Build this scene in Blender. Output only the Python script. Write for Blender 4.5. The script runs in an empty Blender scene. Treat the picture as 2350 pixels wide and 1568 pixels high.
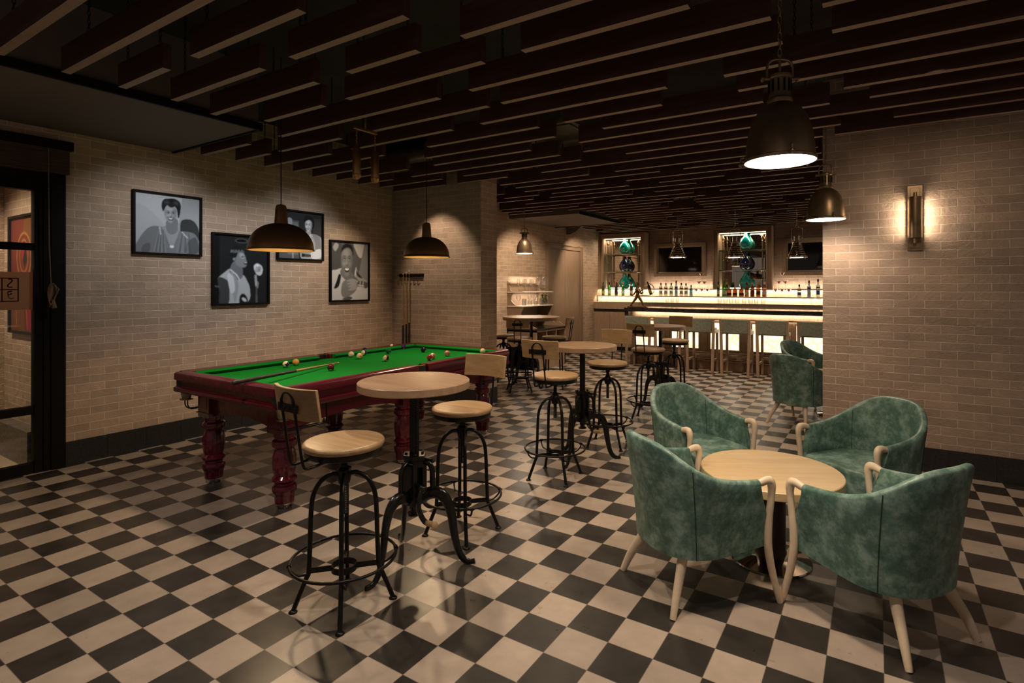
import bpy, bmesh, math, random
from mathutils import Vector, Matrix, Euler
random.seed(7)
S = bpy.context.scene
COL = S.collection
PI = math.pi
def R(a): return math.radians(a)

# ------------------------------------------------------------------ camera
cd = bpy.data.cameras.new('camera'); cam = bpy.data.objects.new('camera', cd); COL.objects.link(cam)
cam.location = (0, 0, 1.5203)
cam.rotation_euler = (PI/2, 0, R(31.7775))
cd.sensor_width = 36; cd.lens = 1250/2350*36
cd.shift_x = -62.5/2350; cd.shift_y = -127/2350
cd.clip_start = .05
S.camera = cam
S.view_settings.view_transform = 'Standard'; S.view_settings.look = 'None'
S.view_settings.exposure = 0.85; S.view_settings.gamma = 1; S.view_settings.use_curve_mapping = False
try:
    S.cycles.use_denoising = True
    S.cycles.max_bounces = 8; S.cycles.diffuse_bounces = 4; S.cycles.glossy_bounces = 4
    S.cycles.transparent_max_bounces = 24; S.cycles.sample_clamp_indirect = 4
    S.cycles.caustics_reflective = False; S.cycles.caustics_refractive = False
except Exception: pass
# ------------------------------------------------------------------ world and room lights
wd = bpy.data.worlds.new('venue_fill'); S.world = wd; wd.use_nodes = True
wd.node_tree.nodes['Background'].inputs[0].default_value = (.50, .41, .34, 1)  # even warm background added as fill, standing in for the unseen venue
wd.node_tree.nodes['Background'].inputs[1].default_value = .16
WARM = (1, .77, .53); WARMER = (1, .70, .40); NEUTRAL = (1, .86, .70); COOL = (.90, .94, 1); LEDC = (1, .84, .62)
def spot(p, aim, w, ang=80, col=WARM, blend=.6, rad=.03):
    l = bpy.data.lights.new('spot_light', 'SPOT'); l.energy = w; l.color = col
    l.spot_size = R(ang); l.spot_blend = blend; l.shadow_soft_size = rad
    o = bpy.data.objects.new('spot_light', l); COL.objects.link(o); o.location = p
    o.rotation_euler = (Vector(aim)-Vector(p)).to_track_quat('-Z', 'Y').to_euler()
    return o
def arealight(p, rot, sx, sy, w, col=WARM, name='strip_light'):
    l = bpy.data.lights.new(name, 'AREA'); l.shape = 'RECTANGLE'; l.size = sx; l.size_y = sy; l.energy = w; l.color = col
    o = bpy.data.objects.new(name, l); COL.objects.link(o); o.location = p; o.rotation_euler = rot
    return o
def bulb(p, w, col=WARM, rad=.04, parent=None):
    l = bpy.data.lights.new('bulb', 'POINT'); l.energy = w; l.color = col; l.shadow_soft_size = rad
    o = bpy.data.objects.new('bulb', l); COL.objects.link(o); o.location = p
    return o
ZL = 2.785
# spots at slat level: downlights, some of them added as general fill
spot((-2.75, 2.92, ZL), (-2.35, 2.2, 0), 49, 95)
spot((-2.0, 3.24, ZL), (-1.9, 3.3, 0), 27, 80)
spot((-1.55, 1.4, ZL), (-1.20, 1.75, 0), 46, 105, NEUTRAL)
spot((-3.3, 1.10, ZL), (-3.3, .9, 0), 36, 105, NEUTRAL)
spot((-.2, 1.7, ZL), (.1, 1.7, 0), 27, 105, NEUTRAL)
spot((-2.75, 4.75, ZL), (-2.4, 4.3, 0), 40, 85)
spot((-1.3, 4.45, ZL), (-1.2, 4.6, 0), 30, 90)
spot((-2.4, 7.25, ZL), (-2.3, 6.6, 0), 45, 95)
spot((-1.2, 7.9, ZL), (-1.1, 7.9, 0), 45, 105)
spot((-3.4, 8.7, ZL), (-3.5, 8.6, 0), 45, 105)
spot((-4.7, 7.3, ZL), (-4.6, 7.0, 0), 38, 100)
for x_ in (-3.6, -2.3, -1.0): spot((x_, 8.42, ZL), (x_, 9.75, .75), 26, 62, WARM)  # added fill spots that brighten the bar stool backs
for x_ in (-5.1, -3.7, -2.4, -1.1): spot((x_, 10.82, ZL), (x_, 12.25, 1.55), 11, 75, WARM, 1)  # added front lights so the bottles and labels show
# picture and wall washers
spot((-4.55, 2.55, ZL), (-5.83, 2.5, 1.75), 24, 75, COOL, 1)
spot((-4.55, 3.25, ZL), (-5.83, 3.3, 1.55), 22, 70, COOL, 1)
spot((-4.55, 4.15, ZL), (-5.83, 3.95, 1.8), 20, 70, COOL, 1)
spot((-4.6, 4.75, ZL), (-5.83, 4.4, 1.3), 38, 66, WARM, .9)
spot((-5.0, 4.75, ZL), (-4.9, 5.46, 1.7), 26, 70, WARM)
spot((-4.6, 8.0, ZL), (-5.83, 8.8, 1.2), 60, 85, WARM)
spot((-4.9, 10.4, ZL), (-5.83, 11.2, 1.3), 60, 90, WARM)
spot((.3, 3.85, ZL), (.4, 5.46, 1.3), 9, 90, WARM)

# ------------------------------------------------------------------ materials
def new_mat(name):
    m = bpy.data.materials.new(name); m.use_nodes = True
    nt = m.node_tree; b = nt.nodes['Principled BSDF']
    return m, nt, b
def link(nt, a, b): nt.links.new(a, b)
def noise(nt, scale, detail=4, rough=.55, vec=None, dim='3D'):
    n = nt.nodes.new('ShaderNodeTexNoise'); n.inputs['Scale'].default_value = scale
    n.inputs['Detail'].default_value = detail; n.inputs['Roughness'].default_value = rough
    if vec is not None: link(nt, vec, n.inputs['Vector'])
    return n
def ramp(nt, fac, stops):
    r = nt.nodes.new('ShaderNodeValToRGB'); e = r.color_ramp.elements
    while len(e) < len(stops): e.new(.5)
    for k, (p, c) in enumerate(stops):
        e[k].position = p; e[k].color = (*c, 1)
    link(nt, fac, r.inputs['Fac']); return r
def mapping(nt, src, scale=(1, 1, 1), rot=(0, 0, 0), loc=(0, 0, 0)):
    m = nt.nodes.new('ShaderNodeMapping'); m.inputs['Scale'].default_value = scale
    m.inputs['Rotation'].default_value = rot; m.inputs['Location'].default_value = loc
    link(nt, src, m.inputs['Vector']); return m
def objco(nt):
    return nt.nodes.new('ShaderNodeTexCoord').outputs['Object']
def bump(nt, h, strength, dist=.01, b=None):
    n = nt.nodes.new('ShaderNodeBump'); n.inputs['Strength'].default_value = strength; n.inputs['Distance'].default_value = dist
    link(nt, h, n.inputs['Height'])
    if b: link(nt, n.outputs['Normal'], b.inputs['Normal'])
    return n
def plain(name, col, rough=.5, metal=0., var=.12, scale=30, bmp=0., spec=None, coat=0):
    m, nt, b = new_mat(name)
    n = noise(nt, scale, 3, .6, objco(nt))
    lo = tuple(max(0, c*(1-var)) for c in col); hi = tuple(min(1, c*(1+var)) for c in col)
    r = ramp(nt, n.outputs['Fac'], [(.3, lo), (.7, hi)])
    link(nt, r.outputs['Color'], b.inputs['Base Color'])
    b.inputs['Roughness'].default_value = rough; b.inputs['Metallic'].default_value = metal
    if spec is not None: b.inputs['Specular IOR Level'].default_value = spec
    if coat: b.inputs['Coat Weight'].default_value = coat; b.inputs['Coat Roughness'].default_value = .08
    if bmp: bump(nt, n.outputs['Fac'], bmp, .004, b)
    return m
def wood(name, dark, light, rough=.45, axis='x', scale=1., coat=0, rot=0.):
    m, nt, b = new_mat(name)
    sc = {'x': (1.2, 14, 14), 'y': (14, 1.2, 14), 'z': (14, 14, 1.2)}[axis]
    mp = mapping(nt, objco(nt), tuple(s*scale for s in sc), (0, 0, rot))
    n = noise(nt, 2.2, 6, .62, mp.outputs['Vector'])
    n2 = noise(nt, 14, 3, .5, mp.outputs['Vector'])
    mx = nt.nodes.new('ShaderNodeMath'); mx.operation = 'MULTIPLY_ADD'; mx.inputs[1].default_value = .35
    link(nt, n2.outputs['Fac'], mx.inputs[0]); link(nt, n.outputs['Fac'], mx.inputs[2])
    r = ramp(nt, mx.outputs[0], [(.42, dark), (.68, tuple((a+c)/2 for a, c in zip(dark, light))), (.92, light)])
    link(nt, r.outputs['Color'], b.inputs['Base Color'])
    b.inputs['Roughness'].default_value = rough
    if coat: b.inputs['Coat Weight'].default_value = coat; b.inputs['Coat Roughness'].default_value = .06
    bump(nt, n2.outputs['Fac'], .08, .003, b)
    return m
def emit(name, col, strength):
    m, nt, b = new_mat(name)
    n = noise(nt, 6, 1, .5, objco(nt))
    r = ramp(nt, n.outputs['Fac'], [(.2, tuple(c*.96 for c in col)), (.8, col)])
    link(nt, r.outputs['Color'], b.inputs['Emission Color']); b.inputs['Emission Strength'].default_value = strength
    b.inputs['Base Color'].default_value = (*col, 1)
    return m
def clearglass(name, tint=(1, 1, 1), gloss=.12, body=0., bodycol=(1, 1, 1), rough=.02):
    """thin clear or coloured glass: transparent with a fresnel sheen and, for coloured glass, a share of body colour"""
    m = bpy.data.materials.new(name); m.use_nodes = True; nt = m.node_tree
    for n in list(nt.nodes): nt.nodes.remove(n)
    out = nt.nodes.new('ShaderNodeOutputMaterial')
    tr = nt.nodes.new('ShaderNodeBsdfTransparent')
    nz = noise(nt, 5, 2, .5, objco(nt)); rr = ramp(nt, nz.outputs['Fac'], [(.3, tuple(c*.93 for c in tint)), (.7, tint)])
    link(nt, rr.outputs['Color'], tr.inputs['Color'])
    gl = nt.nodes.new('ShaderNodeBsdfGlossy'); gl.inputs['Roughness'].default_value = rough
    lw = nt.nodes.new('ShaderNodeLayerWeight'); lw.inputs['Blend'].default_value = .25
    ma = nt.nodes.new('ShaderNodeMath'); ma.operation = 'MULTIPLY_ADD'; ma.inputs[1].default_value = .75; ma.inputs[2].default_value = gloss*.4
    link(nt, lw.outputs['Fresnel'], ma.inputs[0])
    base = tr
    if body > 0:
        df = nt.nodes.new('ShaderNodeBsdfPrincipled'); df.inputs['Base Color'].default_value = (*bodycol, 1); df.inputs['Roughness'].default_value = .1
        df.inputs['Subsurface Weight'].default_value = 0
        mb = nt.nodes.new('ShaderNodeMixShader'); mb.inputs[0].default_value = body
        link(nt, tr.outputs[0], mb.inputs[1]); link(nt, df.outputs[0], mb.inputs[2]); base = mb
    mx = nt.nodes.new('ShaderNodeMixShader'); link(nt, ma.outputs[0], mx.inputs[0])
    link(nt, base.outputs[0], mx.inputs[1]); link(nt, gl.outputs[0], mx.inputs[2]); link(nt, mx.outputs[0], out.inputs['Surface'])
    return m
def brick_mat(name, plane, tone=(.53, .385, .275), off=(0, 0)):
    m, nt, b = new_mat(name)
    g = nt.nodes.new('ShaderNodeNewGeometry'); sp = nt.nodes.new('ShaderNodeSeparateXYZ'); cb = nt.nodes.new('ShaderNodeCombineXYZ')
    link(nt, g.outputs['Position'], sp.inputs[0])
    link(nt, sp.outputs['Y' if plane == 'x' else 'X'], cb.inputs['X']); link(nt, sp.outputs['Z'], cb.inputs['Y'])
    wob = noise(nt, 9, 2, .5, cb.outputs[0])
    wv = nt.nodes.new('ShaderNodeVectorMath'); wv.operation = 'SCALE'; wv.inputs[3].default_value = .010
    sb = nt.nodes.new('ShaderNodeVectorMath'); sb.operation = 'SUBTRACT'; sb.inputs[1].default_value = (.5, .5, .5)
    link(nt, wob.outputs['Color'], sb.inputs[0]); link(nt, sb.outputs[0], wv.inputs[0])
    ad = nt.nodes.new('ShaderNodeVectorMath'); ad.operation = 'ADD'; link(nt, cb.outputs[0], ad.inputs[0]); link(nt, wv.outputs[0], ad.inputs[1])
    a2 = nt.nodes.new('ShaderNodeVectorMath'); a2.operation = 'ADD'; link(nt, ad.outputs[0], a2.inputs[0]); a2.inputs[1].default_value = (off[0]+20, off[1], 0)
    br = nt.nodes.new('ShaderNodeTexBrick'); link(nt, a2.outputs[0], br.inputs['Vector'])
    br.offset = .5; br.inputs['Scale'].default_value = 1; br.inputs['Mortar Size'].default_value = .0036; br.inputs['Mortar Smooth'].default_value = .35
    br.inputs['Brick Width'].default_value = .2135; br.inputs['Row Height'].default_value = .0682; br.inputs['Bias'].default_value = -.1
    t = tone
    br.inputs['Color1'].default_value = (*t, 1); br.inputs['Color2'].default_value = (t[0]*.80, t[1]*.80, t[2]*.80, 1)
    br.inputs['Mortar'].default_value = (min(1, t[0]*1.5), min(1, t[1]*1.6), min(1, t[2]*1.72), 1)
    nz = noise(nt, 7, 4, .6, cb.outputs[0])
    mr = nt.nodes.new('ShaderNodeMixRGB'); mr.blend_type = 'MULTIPLY'; mr.inputs[0].default_value = .5
    rr = ramp(nt, nz.outputs['Fac'], [(.3, (.72, .70, .68)), (.7, (1.1, 1.08, 1.05))])
    link(nt, br.outputs['Color'], mr.inputs[1]); link(nt, rr.outputs['Color'], mr.inputs[2])
    link(nt, mr.outputs[0], b.inputs['Base Color']); b.inputs['Roughness'].default_value = .75
    n3 = noise(nt, 42, 5, .65, cb.outputs[0])
    h = nt.nodes.new('ShaderNodeMath'); h.operation = 'MULTIPLY_ADD'; h.inputs[1].default_value = -1.0
    link(nt, br.outputs['Fac'], h.inputs[0])
    h2 = nt.nodes.new('ShaderNodeMath'); h2.operation = 'MULTIPLY'; h2.inputs[1].default_value = .9
    link(nt, n3.outputs['Fac'], h2.inputs[0]); link(nt, h2.outputs[0], h.inputs[2])
    bump(nt, h.outputs[0], .75, .009, b)
    return m
def tile_mat():
    m, nt, b = new_mat('checker_tiles')
    g = nt.nodes.new('ShaderNodeNewGeometry')
    mp = mapping(nt, g.outputs['Position'], (5, 5, 5), (0, 0, 0), (4.9753*5+200, -1.5304*5+200, 0))
    sp = nt.nodes.new('ShaderNodeSeparateXYZ'); link(nt, mp.outputs[0], sp.inputs[0])
    def mth(op, a, bb=None, c=None):
        n = nt.nodes.new('ShaderNodeMath'); n.operation = op
        for k, v in enumerate((a, bb, c)):
            if v is None: continue
            if isinstance(v, (int, float)): n.inputs[k].default_value = v
            else: link(nt, v, n.inputs[k])
        return n.outputs[0]
    fx = mth('FLOOR', sp.outputs['X']); fy = mth('FLOOR', sp.outputs['Y'])
    par = mth('MODULO', mth('ADD', fx, fy), 2)
    cb = nt.nodes.new('ShaderNodeCombineXYZ'); link(nt, fx, cb.inputs[0]); link(nt, fy, cb.inputs[1])
    wn = nt.nodes.new('ShaderNodeTexWhiteNoise'); wn.noise_dimensions = '2D'; link(nt, cb.outputs[0], wn.inputs['Vector'])
    n1 = noise(nt, 1.4, 5, .6, mp.outputs[0]); n2 = noise(nt, 60, 2, .6, mp.outputs[0])
    wc = ramp(nt, n1.outputs['Fac'], [(.3, (.345, .275, .225)), (.7, (.43, .35, .29))])
    bc = ramp(nt, n1.outputs['Fac'], [(.3, (.024, .020, .018)), (.7, (.045, .038, .033))])
    speck = ramp(nt, n2.outputs['Fac'], [(.66, (0, 0, 0)), (.74, (.05, .045, .04))])
    ba = nt.nodes.new('ShaderNodeMixRGB'); ba.blend_type = 'ADD'; ba.inputs[0].default_value = .8
    link(nt, bc.outputs['Color'], ba.inputs[1]); link(nt, speck.outputs['Color'], ba.inputs[2])
    mx = nt.nodes.new('ShaderNodeMixRGB'); link(nt, par, mx.inputs[0]); link(nt, ba.outputs[0], mx.inputs[1]); link(nt, wc.outputs['Color'], mx.inputs[2])
    vr = nt.nodes.new('ShaderNodeMixRGB'); vr.blend_type = 'MULTIPLY'; vr.inputs[0].default_value = 1
    vv = ramp(nt, wn.outputs['Value'], [(0, (.88, .88, .88)), (1, (1.06, 1.05, 1.03))])
    link(nt, mx.outputs[0], vr.inputs[1]); link(nt, vv.outputs['Color'], vr.inputs[2])
    # joint lines
    def edge(v):
        f = mth('FRACT', v); return mth('MINIMUM', f, mth('SUBTRACT', 1, f))
    e = mth('MINIMUM', edge(sp.outputs['X']), edge(sp.outputs['Y']))
    jl = mth('LESS_THAN', e, .006)
    jm = nt.nodes.new('ShaderNodeMixRGB'); jm.inputs[2].default_value = (.16, .13, .11, 1); link(nt, jl, jm.inputs[0]); link(nt, vr.outputs[0], jm.inputs[1])
    link(nt, jm.outputs[0], b.inputs['Base Color'])
    n3 = noise(nt, 2.0, 4, .65, mp.outputs[0])
    rr = nt.nodes.new('ShaderNodeMapRange'); rr.inputs['To Min'].default_value = .20; rr.inputs['To Max'].default_value = .42
    link(nt, n3.outputs['Fac'], rr.inputs[0]); link(nt, rr.outputs[0], b.inputs['Roughness'])
    b.inputs['Specular IOR Level'].default_value = .45
    return m

M = {}
M['tiles'] = tile_mat()
M['brick_x'] = brick_mat('brick_left', 'x', off=(.1217, .0052))
M['brick_y'] = brick_mat('brick_front', 'y', (.46, .335, .26), off=(.162, -.0435))
M['granite'] = plain('black_granite', (.022, .020, .019), .45, var=.5, scale=60)
M['granite_grey'] = plain('grey_granite', (.13, .11, .09), .5, var=.5, scale=40)
M['ceil_dark'] = plain('dark_ceiling', (.030, .028, .027), .8, var=.3, scale=3)
M['soffit'] = plain('charcoal_plaster', (.135, .112, .10), .7, var=.05, scale=3)
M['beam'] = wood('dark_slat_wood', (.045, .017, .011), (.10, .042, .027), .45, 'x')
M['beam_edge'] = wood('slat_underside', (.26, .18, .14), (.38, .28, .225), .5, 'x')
M['plaster'] = plain('dim_plaster', (.45, .36, .29), .9, var=.08, scale=4)
M['beige_floor'] = plain('beige_floor', (.50, .40, .28), .35, var=.05, scale=4)
M['black_frame'] = plain('black_painted_metal', (.010, .008, .007), .6, var=.2, scale=20, spec=.08)
M['iron'] = plain('blackened_iron', (.018, .017, .016), .33, .75, var=.3, scale=40)
M['iron_gloss'] = plain('glossy_black_cast_iron', (.016, .0155, .015), .22, .5, var=.3, scale=60, bmp=.15)
M['oak'] = wood('light_oak', (.28, .165, .078), (.46, .295, .155), .38, 'x', 1.0)
M['oak_top'] = wood('oak_table_top', (.27, .165, .10), (.43, .28, .175), .36, 'x', .8)
M['oak_back'] = wood('oak_backrest', (.27, .16, .072), (.43, .28, .14), .42, 'x', 1.0)
M['maple'] = plain('pale_maple', (.70, .55, .40), .35, var=.10, scale=12)
M['maple_top'] = wood('maple_table_top', (.52, .36, .19), (.68, .50, .29), .35, 'x', .6, rot=.6)
M['bar_wood'] = wood('bar_oak', (.27, .175, .11), (.43, .30, .20), .45, 'z', 1.4)
M['riser'] = wood('pale_riser_veneer', (.46, .36, .26), (.60, .49, .37), .45, 'z', 1.4)
M['bar_wood_dark'] = wood('bar_oak_brown', (.155, .088, .047), (.26, .155, .088), .45, 'z', 1.2)
M['mahogany'] = wood('red_mahogany', (.055, .003, .007), (.125, .006, .020), .24, 'y', .6, coat=0)
M['mahogany_z'] = plain('turned_mahogany', (.095, .0035, .013), .16, var=.35, scale=12, coat=.25)
M['baize'] = plain('green_baize', (.003, .170, .020), .95, var=.08, scale=300, spec=.1)
M['leather_black'] = plain('black_leather', (.012, .012, .012), .45, var=.3, scale=60)
M['net'] = plain('white_net', (.26, .235, .20), .95, var=.3, scale=90)
M['brass'] = plain('aged_brass', (.42, .25, .09), .32, .95, var=.25, scale=20)
M['bronze'] = plain('dark_bronze', (.28, .19, .11), .36, .75, var=.3, scale=6)
M['dome_out'] = plain('bronze_dome', (.30, .17, .08), .38, .75, var=.3, scale=5)
M['gold_in'] = plain('gilded_inside', (.80, .50, .16), .45, .25, var=.08, scale=5)
M['chrome'] = plain('polished_nickel', (.62, .52, .42), .12, 1., var=.06, scale=5)
M['steel'] = plain('polished_chrome', (.55, .52, .48), .08, 1., var=.04, scale=5)
M['statue'] = plain('statue_bronze', (.16, .085, .035), .42, .8, var=.3, scale=25)
M['marble'] = plain('black_marble', (.020, .016, .013), .18, var=.6, scale=4)
M['shelf_white'] = plain('pale_shelf_top', (.66, .58, .48), .3, var=.04, scale=5)
M['white_cap'] = plain('pale_enamel', (.75, .73, .68), .4, var=.05, scale=5)
M['dark_wood'] = wood('wenge_column', (.022, .010, .007), (.055, .026, .018), .35, 'z')
M['rope'] = plain('jute_cord', (.20, .12, .06), .9, var=.3, scale=80)
M['blind'] = wood('bamboo_blind', (.035, .020, .010), (.13, .078, .036), .8, 'y', 3.)
M['tv'] = plain('screen_glass', (.006, .006, .007), .06, var=.1, scale=2)
M['duct'] = plain('galvanised_duct', (.20, .18, .15), .4, .7, var=.2, scale=8)
M['red_pipe'] = plain('red_pipe', (.25, .012, .012), .4, var=.1, scale=8)
M['bulbglass'] = emit('lamp_diffuser', (1, .90, .74), 9)
M['tube_lit'] = emit('sconce_tube', (1, .85, .62), 22)
M['led'] = emit('led_strip', (1, .80, .48), 4)
M['downlight'] = emit('downlight_lens', (1, .84, .6), 10)
M['glass'] = clearglass('clear_glass', (1, 1, 1), .15)
M['pane'] = clearglass('window_pane', (.93, .95, .93), .10)
M['shelf_glass'] = clearglass('green_edge_glass', (.80, .95, .88), .25, .10, (.30, .62, .48))
M['frost'] = plain('frosted_band', (.50, .34, .23), .85, var=.05, scale=4)
_nt = M['frost'].node_tree; _t = _nt.nodes.new('ShaderNodeBsdfTranslucent'); _t.inputs['Color'].default_value = (.75, .52, .36, 1)
_m = _nt.nodes.new('ShaderNodeMixShader'); _m.inputs[0].default_value = .6
link(_nt, _nt.nodes['Principled BSDF'].outputs[0], _m.inputs[1]); link(_nt, _t.outputs[0], _m.inputs[2]); link(_nt, _m.outputs[0], _nt.nodes['Material Output'].inputs['Surface'])
M['door_wood'] = wood('door_oak', (.21, .135, .085), (.31, .21, .14), .5, 'z', 1.2)
M['teal'] = clearglass('teal_glass', (.02, .75, .68), .3, .45, (.0, .50, .46))
M['cobalt'] = clearglass('cobalt_glass', (.03, .07, .30), .3, .45, (.012, .035, .18))
def leather_mat():
    m, nt, b = new_mat('green_leather')
    co = objco(nt)
    n1 = noise(nt, 11, 7, .72, co); n2 = noise(nt, 40, 3, .6, co)
    mx = nt.nodes.new('ShaderNodeMath'); mx.operation = 'MULTIPLY_ADD'; mx.inputs[1].default_value = .25
    link(nt, n2.outputs['Fac'], mx.inputs[0]); link(nt, n1.outputs['Fac'], mx.inputs[2])
    r = ramp(nt, mx.outputs[0], [(.38, (.034, .072, .056)), (.58, (.082, .160, .130)), (.79, (.25, .36, .31))])
    link(nt, r.outputs['Color'], b.inputs['Base Color']); b.inputs['Roughness'].default_value = .40
    bump(nt, n2.outputs['Fac'], .12, .003, b)
    return m
M['leather'] = leather_mat()
M['seam'] = plain('dark_seam_thread', (.012, .035, .026), .6, var=.2)
def leather2():
    m, nt, b = new_mat('grey_green_leather')
    n1 = noise(nt, 40, 4, .65, objco(nt))
    r = ramp(nt, n1.outputs['Fac'], [(.3, (.17, .185, .14)), (.7, (.30, .315, .25))])
    link(nt, r.outputs['Color'], b.inputs['Base Color']); b.inputs['Roughness'].default_value = .5
    return m
M['leather_bar'] = leather2()
def onyx_mat():
    m, nt, b = new_mat('backlit_onyx')
    co = objco(nt)
    v = nt.nodes.new('ShaderNodeTexVoronoi'); v.feature = 'DISTANCE_TO_EDGE'; v.inputs['Scale'].default_value = 7
    nz = noise(nt, 5, 3, .6, co); ad = nt.nodes.new('ShaderNodeMixRGB'); ad.inputs[0].default_value = .12
    link(nt, co, ad.inputs[1]); link(nt, nz.outputs['Color'], ad.inputs[2]); link(nt, ad.outputs[0], v.inputs['Vector'])
    r = ramp(nt, v.outputs['Distance'], [(.0, (1, .68, .30)), (.05, (1, .88, .64)), (.20, (1, .95, .82))])
    link(nt, r.outputs['Color'], b.inputs['Emission Color']); b.inputs['Emission Strength'].default_value = .62
    b.inputs['Base Color'].default_value = (.7, .6, .45, 1); b.inputs['Roughness'].default_value = .3
    return m
M['onyx'] = onyx_mat()
def mirror_mat():
    m, nt, b = new_mat('tinted_mirror')
    n = noise(nt, 2, 1, .5, objco(nt)); r = ramp(nt, n.outputs['Fac'], [(0, (.60, .56, .50)), (1, (.64, .60, .54))])
    link(nt, r.outputs['Color'], b.inputs['Base Color']); b.inputs['Metallic'].default_value = 1; b.inputs['Roughness'].default_value = .015
    return m
M['mirror'] = mirror_mat()
_g = {}
def grey(v, tint=(1, 1.0, 1.04), rough=.35):
    k = ('g', round(v, 3), tint)
    if k not in _g: _g[k] = plain('photo_tone_%02d' % int(v*100), tuple(v*t for t in tint), rough, var=.05, scale=14)
    return _g[k]

# ------------------------------------------------------------------ mesh builder
class MB:
    def __init__(s): s.v = []; s.f = []; s.mi = []
    def add(s, vs, fs, mi=0, X=None):
        o = len(s.v)
        for p in vs:
            p = Vector(p); s.v.append(tuple(X @ p if X is not None else p))
        for f in fs: s.f.append(tuple(i+o for i in f)); s.mi.append(mi)
        return s
    def box(s, x0, x1, y0, y1, z0, z1, mi=0, X=None):
        return s.add([(x0, y0, z0), (x1, y0, z0), (x1, y1, z0), (x0, y1, z0), (x0, y0, z1), (x1, y0, z1), (x1, y1, z1), (x0, y1, z1)],
                     [(3, 2, 1, 0), (4, 5, 6, 7), (0, 1, 5, 4), (1, 2, 6, 5), (2, 3, 7, 6), (3, 0, 4, 7)], mi, X)
    def lathe(s, prof, n=24, mi=0, X=None, cap=True, flute=None):
        vs = []; fs = []
        for (r, z) in prof:
            for k in range(n):
                a = 2*PI*k/n; rr = r
                if flute and flute[0] < z < flute[1]: rr = r*(1-.06*(.5+.5*math.cos(a*flute[2])))
                vs.append((rr*math.cos(a), rr*math.sin(a), z))
        m = len(prof)
        for i in range(m-1):
            for k in range(n):
                k2 = (k+1) % n; fs.append((i*n+k, i*n+k2, (i+1)*n+k2, (i+1)*n+k))
        if cap:
            if prof[0][0] > 1e-5: fs.append(tuple(reversed(range(n))))
            if prof[-1][0] > 1e-5: fs.append(tuple((m-1)*n+k for k in range(n)))
        return s.add(vs, fs, mi, X)
    def cyl(s, c, r, z0, z1, n=16, mi=0, X=None):
        T = Matrix.Translation((c[0], c[1], 0)); T = X @ T if X is not None else T
        return s.lathe([(r, z0), (r, z1)], n, mi, T)
    def rod(s, a, b, r, n=8, mi=0, X=None): return s.tube([a, b], r, n, False, mi, X)
    def tube(s, pts, r, n=8, closed=False, mi=0, X=None, flat=None, up=(0, 0, 1)):
        P = [Vector(p) for p in pts]; m = len(P)
        rs = list(r) if isinstance(r, (list, tuple)) else [r]*m
        vs = []; fs = []; N = None
        for i in range(m):
            if closed: t = P[(i+1) % m]-P[i-1]
            else: t = P[min(i+1, m-1)]-P[max(i-1, 0)]
            t.normalize()
            if N is None:
                u = Vector(up)
                if abs(t.dot(u)) > .95: u = Vector((1, 0, 0)) if abs(t.x) < .9 else Vector((0, 1, 0))
                N = (u-t*u.dot(t)).normalized()
            else:
                N = (N-t*N.dot(t))
                if N.length < 1e-6: N = t.orthogonal()
                N.normalize()
            B = t.cross(N)
            fa, fb = flat if flat else (1, 1)
            for k in range(n):
                a = 2*PI*k/n; vs.append(P[i]+N*(rs[i]*fa*math.cos(a))+B*(rs[i]*fb*math.sin(a)))
        for i in range(m if closed else m-1):
            j = (i+1) % m
            for k in range(n):
                k2 = (k+1) % n; fs.append((i*n+k, i*n+k2, j*n+k2, j*n+k))
        if not closed:
            fs.append(tuple(reversed(range(n)))); fs.append(tuple((m-1)*n+k for k in range(n)))
        return s.add(vs, fs, mi, X)
    def prism(s, poly, z0, z1, mi=0, X=None):
        n = len(poly)
        vs = [(x, y, z0) for x, y in poly]+[(x, y, z1) for x, y in poly]
        fs = [tuple(reversed(range(n))), tuple(range(n, 2*n))]+[(k, (k+1) % n, n+(k+1) % n, n+k) for k in range(n)]
        return s.add(vs, fs, mi, X)
    def sphere(s, c, r, n=16, m=10, mi=0, X=None, sc=(1, 1, 1)):
        prof = [(max(1e-6, math.sin(PI*i/m))*1, -math.cos(PI*i/m)) for i in range(m+1)]
        T = Matrix.Translation(c) @ Matrix.Diagonal((r*sc[0], r*sc[1], r*sc[2], 1)); T = X @ T if X is not None else T
        return s.lathe(prof, n, mi, T, False)
    def build(s, name, mats, parent=None, smooth=35, bevel=0, seg=2, loc=None):
        me = bpy.data.meshes.new(name); me.from_pydata(s.v, [], s.f)
        if not isinstance(mats, (list, tuple)): mats = [mats]
        for m in mats: me.materials.append(M[m] if isinstance(m, str) else m)
        for p, k in zip(me.polygons, s.mi): p.material_index = k
        bm = bmesh.new(); bm.from_mesh(me); bmesh.ops.recalc_face_normals(bm, faces=bm.faces); bm.to_mesh(me); bm.free()
        if smooth:
            me.polygons.foreach_set('use_smooth', [True]*len(me.polygons))
            try: me.set_sharp_from_angle(angle=R(smooth))
            except Exception: pass
        o = bpy.data.objects.new(name, me); COL.objects.link(o)
        if parent is not None: o.parent = parent
        if loc is not None: o.location = loc
        if bevel:
            b = o.modifiers.new('bevel', 'BEVEL'); b.width = bevel; b.segments = seg; b.limit_method = 'ANGLE'; b.angle_limit = R(40)
            b.harden_normals = False
        return o
def smoothpath(pts, k=5, closed=False):
    """Catmull-Rom through the given points"""
    P = [Vector(p) for p in pts]; m = len(P); out = []
    rng = range(m) if closed else range(m-1)
    for i in rng:
        if closed: a, b, c, d = P[i-1], P[i], P[(i+1) % m], P[(i+2) % m]
        else: a, b, c, d = P[max(i-1, 0)], P[i], P[i+1], P[min(i+2, m-1)]
        for j in range(k):
            t = j/k
            out.append(.5*((2*b)+(c-a)*t+(2*a-5*b+4*c-d)*t*t+(3*b-a-3*c+d)*t**3))
    if not closed: out.append(P[-1])
    return out
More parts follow.
